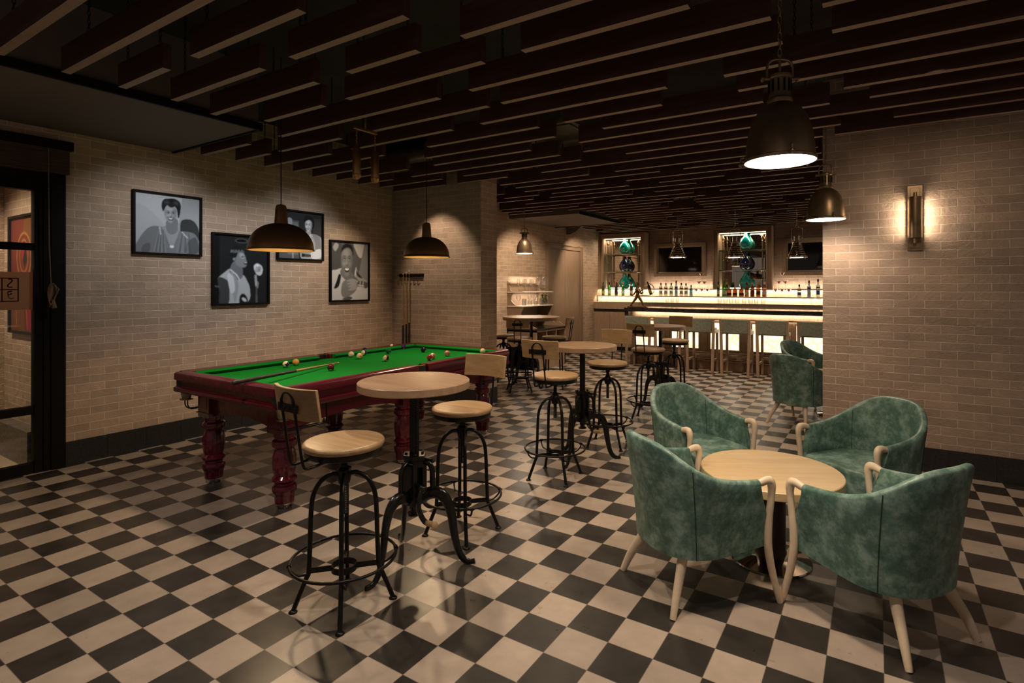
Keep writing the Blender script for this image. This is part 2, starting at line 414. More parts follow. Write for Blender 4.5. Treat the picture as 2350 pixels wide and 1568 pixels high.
def interp(r, n):
    out = []
    for i in range(n):
        t = i/(n-1)*(len(r)-1); k = min(int(t), len(r)-2); out.append(r[k]+(r[k+1]-r[k])*(t-k))
    return out
def circle(r, z, n=24, c=(0, 0)): return [(c[0]+r*math.cos(2*PI*k/n), c[1]+r*math.sin(2*PI*k/n), z) for k in range(n)]
def tag(o, label, cat, group=None, kind=None):
    o['label'] = label; o['category'] = cat
    if group: o['group'] = group
    if kind: o['kind'] = kind
    return o
def struct(o, label=None, cat=None):
    o['kind'] = 'structure'
    if label: o['label'] = label
    if cat: o['category'] = cat
    return o
def thing(name, label, cat, loc=(0, 0, 0), rz=0, group=None):
    o = bpy.data.objects.new(name, None); COL.objects.link(o); o.empty_display_size = .1
    o.location = loc; o.rotation_euler = (0, 0, rz)
    return tag(o, label, cat, group)
def dup(root, loc, rz, label, group=None):
    r = root.copy(); COL.objects.link(r); r.location = loc; r.rotation_euler = (0, 0, rz); r['label'] = label
    if group: r['group'] = group
    for ch in list(root.children):
        c = ch.copy(); COL.objects.link(c); c.parent = r
        for g in list(ch.children):
            d = g.copy(); COL.objects.link(d); d.parent = c
    return r
def kids(o, base): return [c for c in o.children if c.name.split('.')[0] == base]

# ================================================================== THE SETTING
XW = -5.83                         # left wall plane
o = MB().box(-7.2, 3.6, -1.6, 13.0, -.10, 0).build('floor', 'tiles', smooth=0); struct(o, 'black and cream checkerboard tiled floor', 'floor')
o = MB().box(-7.2, 3.6, -1.6, 13.0, 3.35, 3.45).build('ceiling', 'ceil_dark', smooth=0); struct(o, 'dark painted ceiling above the hanging slats', 'ceiling')
o = MB().box(XW-.15, XW, 1.80, 5.46, 0, 3.35).box(XW-.15, XW, -1.6, 1.80, 2.46, 3.35).build('wall_left', 'brick_x', smooth=0); struct(o, 'beige brick wall with the framed photographs', 'wall')
o = MB().box(XW-.15, XW, 5.8, 12.5, 0, 3.35).build('wall_far_left', 'brick_x', smooth=0); struct(o, 'beige brick wall with the wooden door in the bar room', 'wall')
o = MB().box(XW-.15, -4.25, 5.46, 5.80, 0, 3.35).build('wall_middle', ['brick_y', 'brick_x'], smooth=0); struct(o, 'brick stub wall behind the cue rack', 'wall')
for p in o.data.polygons:
    if abs(p.normal.x) > .5: p.material_index = 1
o = MB().box(-.409, 3.6, 5.46, 5.80, 0, 3.35).build('wall_right', ['brick_y', 'brick_x'], smooth=0); struct(o, 'brick wall with the brass wall light', 'wall')
for p in o.data.polygons:
    if abs(p.normal.x) > .5: p.material_index = 1
o = MB().box(XW-.15, 3.6, 12.52, 12.7, 0, 3.35).build('wall_back', 'brick_y', smooth=0); struct(o, 'brick wall behind the bar', 'wall')
# side room behind the glazed door
o = MB().box(-7.15, XW-.15, 1.70, 1.85, 0, 2.9).build('wall_entry', 'brick_y', smooth=0); struct(o, 'brick wall seen through the glazed door', 'wall')
o = MB().box(-7.2, -6.95, -1.6, 1.70, 0, 2.9).build('wall_entry_side', 'brick_x', smooth=0); struct(o, 'brick corner wall seen through the glazed door', 'wall')
o = MB().box(-6.95, XW-.15, 1.60, 1.70, 0, .31).build('baseboard_entry', 'granite_grey', smooth=0, bevel=.004); struct(o, 'speckled granite plinth behind the glazed door', 'baseboard')
o = MB().box(-6.95, XW-.08, -1.6, 1.60, 0, .012).build('floor_entry', 'beige_floor', smooth=0); struct(o, 'plain beige floor behind the glazed door', 'floor')
o = MB().box(-7.2, XW-.15, -1.6, 1.85, 2.9, 3.0).build('ceiling_entry', 'plaster', smooth=0); struct(o, 'ceiling of the space behind the glazed door', 'ceiling')
spot((-6.4, .75, 2.85), (-6.35, 1.3, 0), 85, 110, WARM)
# plinths
def plinth(nm, lab, boxes, seams=()):
    b = MB()
    for q in boxes: b.box(*q)
    o = b.build(nm, 'granite', smooth=0, bevel=.003); struct(o, lab, 'baseboard')
def plinth_run(nm, lab, axis, a, b0, lo, hi, h, step=.3):
    m = MB(); t = lo
    while t < hi-1e-3:
        e = min(hi, t+step)
        if axis == 'y': m.box(a, b0, t+.0012, e-.0012, 0, h)
        else: m.box(t+.0012, e-.0012, a, b0, 0, h)
        t = e
    o = m.build(nm, 'granite', smooth=0); struct(o, lab, 'baseboard')
plinth_run('baseboard_left', 'black stone plinth under the framed photographs', 'y', XW, XW+.012, 1.80, 5.46, .20)
plinth_run('baseboard_middle', 'black stone plinth of the brick stub wall', 'x', 5.448, 5.46, XW, -4.25, .20)
plinth_run('baseboard_middle_end', 'black stone plinth on the end of the stub wall', 'y', -4.25, -4.238, 5.448, 5.80, .20)
plinth_run('baseboard_right', 'black stone plinth under the brass wall light', 'x', 5.448, 5.46, -.409, 3.5, .20)
plinth_run('baseboard_far_left', 'black stone plinth of the bar room side wall', 'y', XW, XW+.012, 5.80, 9.66, .20)
# soffits
o = MB().box(XW, -4.37, -1.6, 2.62, 2.826, 3.35).build('trim_1', 'soffit', smooth=0); struct(o, 'dark flat lowered ceiling panel above the glazed door', 'soffit')
o = MB().box(-4.37, -4.345, -1.6, 2.645, 2.815, 2.875).box(XW, -4.345, 2.62, 2.645, 2.815, 2.875).build('trim_2', 'black_frame', smooth=0); struct(o, 'black edge strip of the lowered ceiling panel', 'trim')
o = MB().box(XW, -4.36, 8.35, 10.05, 2.775, 3.35).build('trim_3', 'soffit', smooth=0); struct(o, 'grey lowered ceiling panel in the bar room', 'soffit')
o = MB().box(-4.36, -4.34, 8.35, 10.07, 2.765, 2.82).box(XW, -4.34, 10.05, 10.07, 2.765, 2.82).build('trim_4', 'black_frame', smooth=0); struct(o, 'black edge strip of the bar room ceiling panel', 'trim')

# glazed door at the left
d1 = MB()
d1.box(XW-.10, XW+.03, 1.655, 1.80, 0, 2.46)                    # jamb
d1.box(XW-.06, XW+.02, -1.6, 1.655, 2.30, 2.46)                 # head
d1.box(XW-.06, XW+.02, 1.60, 1.655, 0, 2.30)
for z0, z1 in ((1.812, 1.87), (.479, .545), (.0, .085)): d1.box(XW-.05, XW+.012, -1.6, 1.60, z0, z1)
d1.box(XW-.03, XW+.045, 1.70, 1.735, 0, 2.46)
o = d1.build('door_1', 'black_frame', smooth=0, bevel=.004); struct(o, 'black metal framed glazed door with frosted lettered band', 'door')
door1 = o
p = MB().box(XW-.024, XW-.018, -1.6, 1.655, .085, 2.30).build('glass_pane', 'pane', door1, smooth=0)
fb = MB().box(XW-.016, XW-.013, -1.6, 1.598, 1.331, 1.635).build('frosted_band', 'frost', door1, smooth=0)
# the lettered grid on the band, as seen from inside
gl = MB(); xg = XW-.0115
def bar_yz(y0, y1, z0, z1): gl.box(xg-.001, xg, y0, y1, z0, z1)
bar_yz(1.07, 1.51, 1.580, 1.586); bar_yz(1.07, 1.51, 1.398, 1.404); bar_yz(1.07, 1.51, 1.490, 1.496)
for y in (1.51, 1.415, 1.30, 1.185, 1.07): bar_yz(y-.0035, y+.0035, 1.398, 1.586)
def stroke(pts, r=.0042):
    gl.tube([(xg-.001, y, z) for y, z in smoothpath2(pts)], r, 6, flat=(1, .5))
def smoothpath2(pts): return [(v.x, v.y) for v in smoothpath([(a, b, 0) for a, b in pts], 6)]
stroke([(1.452, 1.574), (1.468, 1.576), (1.474, 1.562), (1.462, 1.545), (1.449, 1.530), (1.452, 1.514), (1.476, 1.512)])
stroke([(1.449, 1.476), (1.450, 1.450), (1.455, 1.430), (1.470, 1.421), (1.485, 1.428)])
stroke([(1.449, 1.476), (1.462, 1.478), (1.474, 1.482)]); stroke([(1.452, 1.452), (1.463, 1.455), (1.474, 1.462)])
gl.build('grid_lettering', 'black_frame', door1, smooth=30)
# roman blind above the door
bl = thing('roman_blind', 'dark bamboo roman blind rolled up above the glazed door', 'blind', (XW, 1.2, 2.45))
b = MB().box(.0, .11, -2.6, .63, .20, .275).build('headrail', 'black_frame', bl, smooth=0, bevel=.006)
b = MB()
for k in range(26): b.box(.02, .075+.012*(k % 5 == 0), -2.6, .61, .005+k*.0075, .0115+k*.0075)
b.build('slats', 'blind', bl, smooth=0)
b = MB().tube([(.085, .47, .2), (.085, .47, .0), (.085, .475, -.60), (.088, .485, -.92)], .004, 6)
b.build('pull_cord', 'rope', bl)
cr = MB()
for k in range(9):
    a = k*.7; cr.tube([(.09+.012*math.cos(a+t), .490+.028*math.sin(t+a*.3)+.002*k, -.98+.075*math.cos(t)-.012*k*.5) for t in [i*2*PI/12 for i in range(12)]], .003, 5, True)
cr.tube([(.09, .495, -1.04), (.092, .505, -1.11)], [.012, .018], 8)
cr.build('cord_coil', 'rope', bl)

# far wooden door on the bar room side wall
b = MB()
b.box(XW, XW+.05, 9.68, 9.76, 0, 2.40).box(XW, XW+.05, 11.14, 11.22, 0, 2.40).box(XW, XW+.048, 9.76, 11.14, 2.32, 2.40)
b.box(XW, XW+.065, 9.66, 9.68, 0, 2.40).box(XW, XW+.065, 11.22, 11.24, 0, 2.40).box(XW, XW+.066, 9.66, 11.24, 2.40, 2.42)
o = b.build('door_2', 'door_wood', smooth=0); struct(o, 'plain oak double door in the bar room side wall', 'door'); door2 = o
MB().box(XW, XW+.02, 9.76, 10.448, .20, 2.32).build('door_leaf', 'door_wood', door2, smooth=0)
MB().box(XW, XW+.02, 10.452, 11.14, .20, 2.32).build('door_leaf', 'door_wood', door2, smooth=0)
MB().box(XW, XW+.024, 9.76, 11.14, .01, .20).build('kick_plate', 'granite', door2, smooth=0)

# ================================================================== CEILING SLATS
link_me = None
def make_chain_mesh(n, r=.011, w=.0032, pitch=.024):
    m = MB()
    for k in range(n):
        z = k*pitch; pts = []
        for t in range(12):
            a = 2*PI*t/12; x = r*.62*math.cos(a); zz = z+.0155*math.sin(a)
            pts.append((x, 0, zz) if k % 2 == 0 else (0, x, zz))
        m.tube(pts, w*.72, 5, True)
    return m
chain0 = make_chain_mesh(17).build('chain', 'iron')
chain_me = chain0.data; bpy.data.objects.remove(chain0)
ROWS = [
 (0.960, [(-4.12, -2.35)]), (1.260, [(-4.14, -1.75)]), (1.548, [(-4.14, -3.55), (-3.24, -2.27)]), (1.845, [(-4.12, -3.07), (-2.79, -1.90)]),
 (2.150, [(-4.21, -2.99), (-2.69, -2.12), (-1.81, -.55)]), (2.455, [(-4.03, -3.33), (-3.08, -1.91), (-1.64, -.73)]),
 (2.770, [(-5.59, -4.80), (-4.34, -2.53), (-2.26, -.43), (-.21, 1.2)]), (3.080, [(-5.54, -4.99), (-4.82, -3.94), (-3.58, -2.35), (-2.23, -.42), (-.19, 1.7)]),
 (3.390, [(-5.55, -4.49), (-4.17, -2.95), (-2.65, -1.15), (-.79, 2.0)]), (3.700, [(-5.51, -4.09), (-3.51, -2.31), (-2.07, -1.29), (-.77, 2.3)]),
 (4.010, [(-5.60, -4.62), (-3.83, -2.34), (-1.89, -.67), (-.18, 2.2)]), (4.292, [(-5.53, -4.37), (-3.98, -2.77), (-2.25, -.28), (-.04, 2.5)]),
 (4.605, [(-5.52, -4.93), (-4.62, -2.63), (-2.37, 2.6)]), (4.893, [(-5.46, -4.41), (-4.08, -2.55), (-2.06, -.24), (.11, 2.4)]),
 (5.205, [(-5.54, -4.64), (-4.42, -3.68), (-3.21, -.39), (-.30, 2.7)]),
 (5.590, [(-4.06, -2.81), (-2.48, -.46)]), (5.850, [(-4.00, -2.06), (-1.79, -.45)]), (6.150, [(-5.7, -4.4), (-4.05, -2.88), (-2.58, -.4)]),
 (6.470, [(-4.62, -4.03), (-3.82, -2.68), (-2.28, -1.50), (-1.1, .5)]), (6.745, [(-5.5, -4.30), (-4.01, -1.90), (-1.53, -.1)]),
 (7.085, [(-4.66, -2.88), (-2.56, -.73), (-.4, .8)]), (7.430, [(-5.39, -3.65), (-3.38, -2.13), (-1.78, .6)]), (7.720, [(-5.55, -4.06), (-3.85, -2.05), (-1.61, .4)]),
 (8.000, [(-5.6, -4.7), (-4.4, -2.6), (-2.26, .5)]), (8.270, [(-4.2, -2.9), (-2.33, -.3)]), (8.550, [(-4.09, -2.86), (-2.36, -1.16), (-.8, .9)]),
 (8.870, [(-4.11, -2.55), (-2.38, -1.16), (-.9, .8)]), (9.170, [(-4.2, -1.75), (-1.4, .7)]), (9.470, [(-4.25, -3.1), (-2.9, -1.6), (-1.2, .9)]),
 (9.770, [(-4.1, -2.2), (-1.95, -.2)]), (10.07, [(-4.2, -3.4), (-3.2, -1.5), (-1.3, .6)]), (10.37, [(-5.7, -4.0), (-3.6, -1.9), (-1.5, .4)]),
 (10.67, [(-5.5, -3.2), (-2.8, -1.0)]), (10.97, [(-5.6, -4.4), (-4.1, -2.3), (-2.0, .3)]), (11.27, [(-5.3, -3.5), (-3.1, -1.3), (-1.0, .8)]),
 (11.57, [(-5.6, -4.1), (-3.7, -2.4), (-2.1, -.2)]), (11.87, [(-5.6, -3.3), (-2.9, -.9)]),
]
ORD = ['first', 'second', 'third', 'fourth', 'fifth', 'sixth', 'seventh', 'eighth', 'ninth', 'tenth', 'eleventh', 'twelfth', 'thirteenth', 'fourteenth',
       'fifteenth', 'sixteenth', 'seventeenth', 'eighteenth', 'nineteenth', 'twentieth']
def ordinal(k):
    if k < 20: return ORD[k]
    tens = {2: 'twenty', 3: 'thirty'}[(k+1)//10]; u = (k+1) % 10
    return {2: 'twentieth', 3: 'thirtieth'}[(k+1)//10] if u == 0 else tens+'-'+ORD[u-1]
for ri, (yy, segs) in enumerate(ROWS):
    for si, (xa, xb) in enumerate(segs):
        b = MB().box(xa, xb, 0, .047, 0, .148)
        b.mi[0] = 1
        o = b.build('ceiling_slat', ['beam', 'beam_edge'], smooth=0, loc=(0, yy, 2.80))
        if len(segs) == 1: w = 'only slat of its row'
        elif len(segs) == 2: w = ('left', 'right')[si]+'-hand slat of its row'
        else: w = (('leftmost slat', 'second slat from left', 'third slat from left', 'fourth slat from left')[si] if si < len(segs)-1 else 'rightmost slat')+' of its row'
        tag(o, 'dark brown ceiling slat, %s row from the camera, %s' % (ordinal(ri), w), 'ceiling slat', 'dark wooden slats hung in rows under the ceiling')
        L = xb-xa
        for t in (.14, .86):
            c = bpy.data.objects.new('chain', chain_me); COL.objects.link(c); c.parent = o; c.location = (xa+L*t, .0235, .152)
# air duct and pipes above the slats
o = tag(MB().tube([(-5.6, 5.0, 3.17), (-2.6, 5.0, 3.17)], .13, 20).build('air_duct', 'duct', bevel=0), 'round galvanised air duct running above the slats', 'duct')
o = tag(MB().box(-3.05, -2.35, 4.35, 5.35, 3.02, 3.28).box(-3.0, -2.4, 4.40, 5.30, 3.005, 3.02).build('duct_box', 'duct', smooth=0, bevel=.01), 'grey perforated ventilation box above the slats', 'duct')
o = tag(MB().tube([(-.62, 5.62, 3.06), (-.62, 8.3, 3.06)], .03, 12).build('sprinkler_pipe', 'red_pipe'), 'red pipe under the ceiling beside the right brick wall', 'pipe')

# ================================================================== PENDANT LAMPS
def dome_lamp(x, y, zr, r, label, w):
    t = thing('dome_pendant', label, 'pendant lamp', (x, y, zr), 0, 'bronze dome pendants over the snooker table')
    n = 14; prof = []
    for k in range(n+1):
        a = PI/2*k/n; prof.append((r*.985*math.cos(a)**.85 if k < n else .0, .205*math.sin(a)))
    outer = [(r*1.015, -.006), (r*1.02, 0.0), (r*.985, .006)]+[q for q in prof if q[0] > .052][1:]+[(.050, .200), (.050, .205)]
    inner = [(max(q[0]-.006, .03), q[1]-.005) for q in reversed(prof) if q[0] > .04]+[(r*1.005, -.006)]
    MB().lathe(outer, 40, 0, None, False).build('shade', 'dome_out', t, 50)
    MB().lathe(inner, 40, 0, None, False).build('shade_lining', 'gold_in', t, 50)
    nk = MB().lathe([(.050, .200), (.048, .225), (.040, .32), (.034, .345), (.012, .352)], 20)
    nk.box(-.045, -.039, -.018, .018, .20, .335).build('neck', 'dome_out', t, 40)
    MB().rod((0, 0, .35), (0, 0, 3.3-zr), .0035, 6).build('cord', 'black_frame', t)
    MB().sphere((0, 0, .10), .045).build('light_bulb', 'bulbglass', t)
    sp = spot((x, y, zr+.05), (x, y, 0), w*.5, 150, WARMER, .4, .05)
dome_lamp(-3.93, 2.539, 1.803, .240, 'near bronze dome pendant hanging over the snooker table', 52)
dome_lamp(-3.93, 4.147, 1.822, .236, 'far bronze dome pendant in front of the brick stub wall', 52)

def bell_lamp(x, y, zr, s, label, w, ztop=3.34):
    t = thing('bell_pendant', label, 'pendant lamp', (x, y, zr), R(31.8), 'dark brass bell pendants on chains')
    pr = [(.150, 0), (.151, .010), (.144, .014), (.143, .03), (.140, .06), (.131, .11), (.114, .155), (.088, .188), (.060, .206), (.050, .212)]
    MB().lathe([(r*s, z*s) for r, z in pr], 40, 0, None, False).build('shade', 'bronze', t, 50)
    MB().lathe([(r*s-.004, z*s) for r, z in reversed(pr)], 32, 0, None, False).build('shade_lining', 'white_cap', t, 50)
    cap = MB().lathe([(q[0]*s, q[1]*s) for q in [(.050, .206), (.054, .214), (.054, .226), (.047, .232), (.046, .240), (.046, .300), (.050, .304), (.050, .312), (.030, .320), (.008, .322)]], 28)
    for k in range(12):
        a = 2*PI*k/12
        cap.box(.0455*s, .049*s, -.004*s, .004*s, .250*s, .294*s, 1, Matrix.Rotation(a, 4, 'Z'))
    cap.build('neck', ['bronze', 'black_frame'], t, 40)
    hb = MB().tube(smoothpath([(-.055*s, 0, .300*s), (-.056*s, 0, .345*s), (-.040*s, 0, .368*s), (0, 0, .374*s), (.040*s, 0, .368*s), (.056*s, 0, .345*s), (.055*s, 0, .300*s)], 4), .006*s, 8)
    for sx in (-1, 1): hb.tube([(sx*.040*s, 0, .302*s), (sx*.074*s, 0, .302*s)], .0085*s, 8).sphere((sx*.076*s, 0, .302*s), .011*s, 8, 6)
    hb.rod((0, 0, .32*s), (0, 0, .39*s), .006*s, 8)
    hb.build('bracket', 'bronze', t)
    for k in range(3):
        X = Matrix.Rotation(2*PI*k/3+.4, 4, 'Z')
        MB().tube([(.150*s, 0, .004*s), (.170*s, 0, .010*s), (.168*s, 0, .030*s), (.155*s, 0, .034*s)], .005*s, 6, False, 0, X).sphere((.170*s, 0, .008*s), .010*s, 8, 6, 0, X).build('clip', 'bronze', t)
    MB().lathe([(.0, .002), (.143*s, .004), (.147*s, .008)], 40, 0, None, False).build('diffuser', 'bulbglass', t)
    t.scale = (1, 1, 1.22); n = int(((ztop-zr)/1.22-.385*s)/.030)
    make_chain_mesh(n, .013, .0040, .030).build('chain', 'bronze', t, loc=(0, 0, .398*s))
    spot((x, y, zr-.012), (x, y, 0), w, 155, WARM, .3, .10)
    return t
bell_lamp(-.366, 2.62, 2.072, 1.0, 'large dark brass bell pendant hanging over the near round coffee table', 44)
bell_lamp(-.36, 5.10, 2.072, 1.0, 'dark brass bell pendant in front of the right brick wall', 14)
bell_lamp(-5.0, 7.6, 2.065, .92, 'small dark brass bell pendant in front of the oak door', 18)

def ship_lamp(x, zr, label):
    t = thing('nautical_pendant', label, 'pendant lamp', (x, 9.95, zr), R(20), 'polished ship pendants in a row over the bar')
    pr = []; r = .150; z = 0
    for k in range(6):
        pr += [(r, z), (r, z+.022), (r-.015, z+.032)]; r -= .017; z += .036
    pr += [(.060, .215), (.058, .24), (.070, .245), (.070, .262), (.045, .270), (.045, .335), (.05, .34), (.05, .35), (.02, .358)]
    MB().lathe(pr, 36, 0, None, True).build('shade', 'chrome', t, 30)
    g = MB()
    for k in range(4):
        X = Matrix.Rotation(2*PI*k/4+.5, 4, 'Z')
        g.tube([(.155, 0, -.012), (.160, 0, .02), (.082, 0, .235)], .0045, 6, False, 0, X).sphere((.158, 0, -.012), .014, 8, 6, 0, X).tube([(.06, 0, .25), (.10, 0, .255), (.105, 0, .28)], .006, 6, False, 0, X)
    g.tube(circle(.158, -.004), .006, 6, True)
    g.build('guard', 'chrome', t)
    MB().tube(smoothpath([(-.082, 0, .27), (-.086, 0, .45), (-.07, 0, .485), (0, 0, .492), (.07, 0, .485), (.086, 0, .45), (.082, 0, .27)], 4), .006, 8).build('yoke', 'chrome', t)
    MB().tube([(.024*math.cos(a), 0, .516+.024*math.sin(a)) for a in [2*PI*i/14 for i in range(14)]], .005, 6, True).build('ring', 'chrome', t)
    n = int((3.34-zr-.54)/.030); make_chain_mesh(n, .011, .0035, .030).build('chain', 'chrome', t, loc=(0, 0, .55))
    MB().lathe([(0, -.002), (.12, -.001), (.142, .004)], 28, 0, None, False).build('diffuser', 'bulbglass', t)
    spot((x, 9.95, zr-.02), (x, 9.95, 0), 14, 130, WARM, .4, .06)
ship_lamp(-3.142, 2.062, 'ribbed nickel ship pendant in front of the left television')
ship_lamp(-2.115, 2.033, 'ribbed nickel ship pendant in front of the middle display niche')
ship_lamp(-1.126, 2.005, 'ribbed nickel ship pendant in front of the right television')

# hanging twin spotlights
t = thing('twin_spotlight', 'pair of brass cylinder spotlights hung from a short crossbar', 'spotlight', (-3.5, 2.99, 2.37))
MB().box(-.013, .013, -.11, .12, .395, .418).rod((0, .0, .41), (0, 0, .98), .009, 8).build('crossbar', 'brass', t, 40, .002)
for y0 in (-.085, .10):
    c = MB().lathe([(.018, .0), (.028, .012), (.032, .03), (.032, .235), (.026, .25), (.010, .258), (.008, .285)], 24)
    c.lathe([(.0325, .028), (.0335, .03), (.0335, .034), (.0325, .036)], 24, 0, None, False)
    c.build('lamp_body', 'brass', t, 35, loc=(0, y0, 0))
    make_chain_mesh(5, .010, .003, .022).build('chain', 'brass', t, loc=(0, y0, .29))

# wall sconce
t = thing('wall_sconce', 'tall brass cylinder wall light on the right brick wall', 'wall light', (.268, 5.46, 1.814))
MB().box(-.052, .052, -.014, 0, 0, .536).box(-.034, .034, -.02, -.014, .02, .516).build('back_plate', 'bronze', t, 0, .002)
MB().rod((0, -.02, .085), (0, -.055, .085), .012, 10).rod((0, -.055, .06), (0, -.055, .10), .012, 10).rod((0, -.02, .455), (0, -.055, .455), .012, 10).rod((0, -.055, .43), (0, -.055, .475), .012, 10).build('bracket', 'bronze', t)
sh = MB(); n = 22
vs = []; fs = []
for k in range(n+1):                       # open half shell facing the room
    a = PI+.15+(PI-.3)*k/n
    for rr in (.045, .041):
        for z in (.105, .435): vs.append((rr*math.cos(a), -.055+rr*math.sin(a), z))
for k in range(n):
    a = k*4; b2 = a+4
    fs += [(a, b2, b2+1, a+1), (a+2, a+3, b2+3, b2+2), (a, a+2, b2+2, b2), (a+1, b2+1, b2+3, a+3)]
fs += [(0, 1, 3, 2), (n*4, n*4+2, n*4+3, n*4+1)]
sh.add(vs, fs).lathe([(.047, .420), (.047, .437), (.0, .438)], 24, 0, Matrix.Translation((0, -.055, 0))).lathe([(0, .100), (.047, .102), (.047, .118)], 24, 0, Matrix.Translation((0, -.055, 0)))
sh.build('shade', 'bronze', t, 35)
MB().tube([(0, -.050, .12), (0, -.050, .42)], .020, 14).build('lamp_tube', 'tube_lit', t)
arealight((.200, 5.405, 2.085), (0, R(90)+0, 0), .28, .05, .32, WARM, 'sconce_glow')
arealight((.336, 5.405, 2.085), (0, R(-90), 0), .28, .05, .32, WARM, 'sconce_glow')

# ================================================================== FRAMED PHOTOGRAPHS
def ell(cx, cy, rx, ry, rot=0, n=28):
    c, s = math.cos(R(rot)), math.sin(R(rot))
    return [(cx+rx*math.cos(2*PI*k/n)*c-ry*math.sin(2*PI*k/n)*s, cy+rx*math.cos(2*PI*k/n)*s+ry*math.sin(2*PI*k/n)*c) for k in range(n)]
def blob(pts, k=5): return [(v.x, v.y) for v in smoothpath([(a, b, 0) for a, b in pts], k, True)]
import numpy as np
def raster(layers, bg, iw, ih, tint):
    """soft tones of a photographic print, composed from shapes and returned as one colour per grid vertex"""
    ny = 190; nx = max(60, int(ny*iw/ih)); asp = iw/ih
    U, V = np.meshgrid((np.arange(nx))/(nx-1), (np.arange(ny))/(ny-1))
    col = np.zeros((ny, nx, 3)); col[:] = np.array(bg if not isinstance(bg, float) else (bg, bg, bg))
    for L in layers:
        tone, poly = L[0], L[1]; blur = L[2] if len(L) > 2 else .004; al = L[3] if len(L) > 3 else 1.
        m = np.zeros((ny, nx), bool); n = len(poly)
        for k in range(n):
            x1, y1 = poly[k]; x2, y2 = poly[(k+1) % n]
            if y1 == y2: continue
            c = ((V >= min(y1, y2)) & (V < max(y1, y2)) & (U < (x2-x1)*(V-y1)/(y2-y1)+x1)); m ^= c
        f = m.astype(float)
        r = int(round(blur*ny))
        if r > 0:
            for _ in range(2):
                for ax in (0, 1):
                    p = np.pad(f, [(r, r) if a == ax else (0, 0) for a in (0, 1)], mode='edge'); cs = np.cumsum(p, axis=ax)
                    z = np.zeros_like(np.take(cs, [0], axis=ax)); cs = np.concatenate([z, cs], axis=ax); w = 2*r+1
                    f = (np.take(cs, range(w, cs.shape[ax]), axis=ax)-np.take(cs, range(0, cs.shape[ax]-w), axis=ax))/w
        t = np.array(tone if not isinstance(tone, (int, float)) else (tone, tone, tone), float)
        a = (f*al)[..., None]; col = col*(1-a)+t*a
    return nx, ny, (np.clip(col, 0, 1)**1.12*1.45)*np.array(tint)
def print_mat():
    m, nt, b = new_mat('photographic_print')
    a = nt.nodes.new('ShaderNodeAttribute'); a.attribute_name = 'tone'
    nz = noise(nt, 300, 2, .5, objco(nt)); r = ramp(nt, nz.outputs['Fac'], [(.3, (.93, .93, .93)), (.7, (1.05, 1.05, 1.05))])
    mx = nt.nodes.new('ShaderNodeMixRGB'); mx.blend_type = 'MULTIPLY'; mx.inputs[0].default_value = 1
    link(nt, a.outputs['Color'], mx.inputs[1]); link(nt, r.outputs['Color'], mx.inputs[2]); link(nt, mx.outputs[0], b.inputs['Base Color'])
    b.inputs['Roughness'].default_value = .5; b.inputs['Specular IOR Level'].default_value = .06
    return m
M['print'] = print_mat()
def framed(label, y0, y1, z0, z1, layers, bg, name='framed_photograph', group='framed black and white photographs', plane='x', at=XW, fr=.021, tint=(.96, 1, 1.06)):
    w, h = y1-y0, z1-z0
    t = thing(name, label, 'picture', (at, y0, z0) if plane == 'x' else (y0, at, z0), 0 if plane == 'x' else -PI/2, group)
    f = MB().box(0, .034, 0, fr, 0, h).box(0, .034, w-fr, w, 0, h).box(0, .034, fr, w-fr, 0, fr).box(0, .034, fr, w-fr, h-fr, h)
    f.build('frame', 'black_frame', t, 0, .002)
    iw, ih = w-2*fr, h-2*fr
    nx, ny, col = raster(layers, bg, iw, ih, tint)
    m = MB()
    m.add([(.013, fr+iw*i/(nx-1), fr+ih*j/(ny-1)) for j in range(ny) for i in range(nx)], [(j*nx+i, j*nx+i+1, (j+1)*nx+i+1, (j+1)*nx+i) for j in range(ny-1) for i in range(nx-1)])
    nv = len(m.v); m.box(.001, .0125, fr, w-fr, fr, h-fr)
    p = m.build('print', 'print', t, 0)
    at_ = p.data.color_attributes.new('tone', 'FLOAT_COLOR', 'POINT')
    arr = np.zeros((len(p.data.vertices), 4), np.float32); arr[:, 3] = 1; arr[:nv, :3] = np.clip(col.reshape(-1, 3), 0, 1)
    at_.data.foreach_set('color', arr.ravel())
    return t
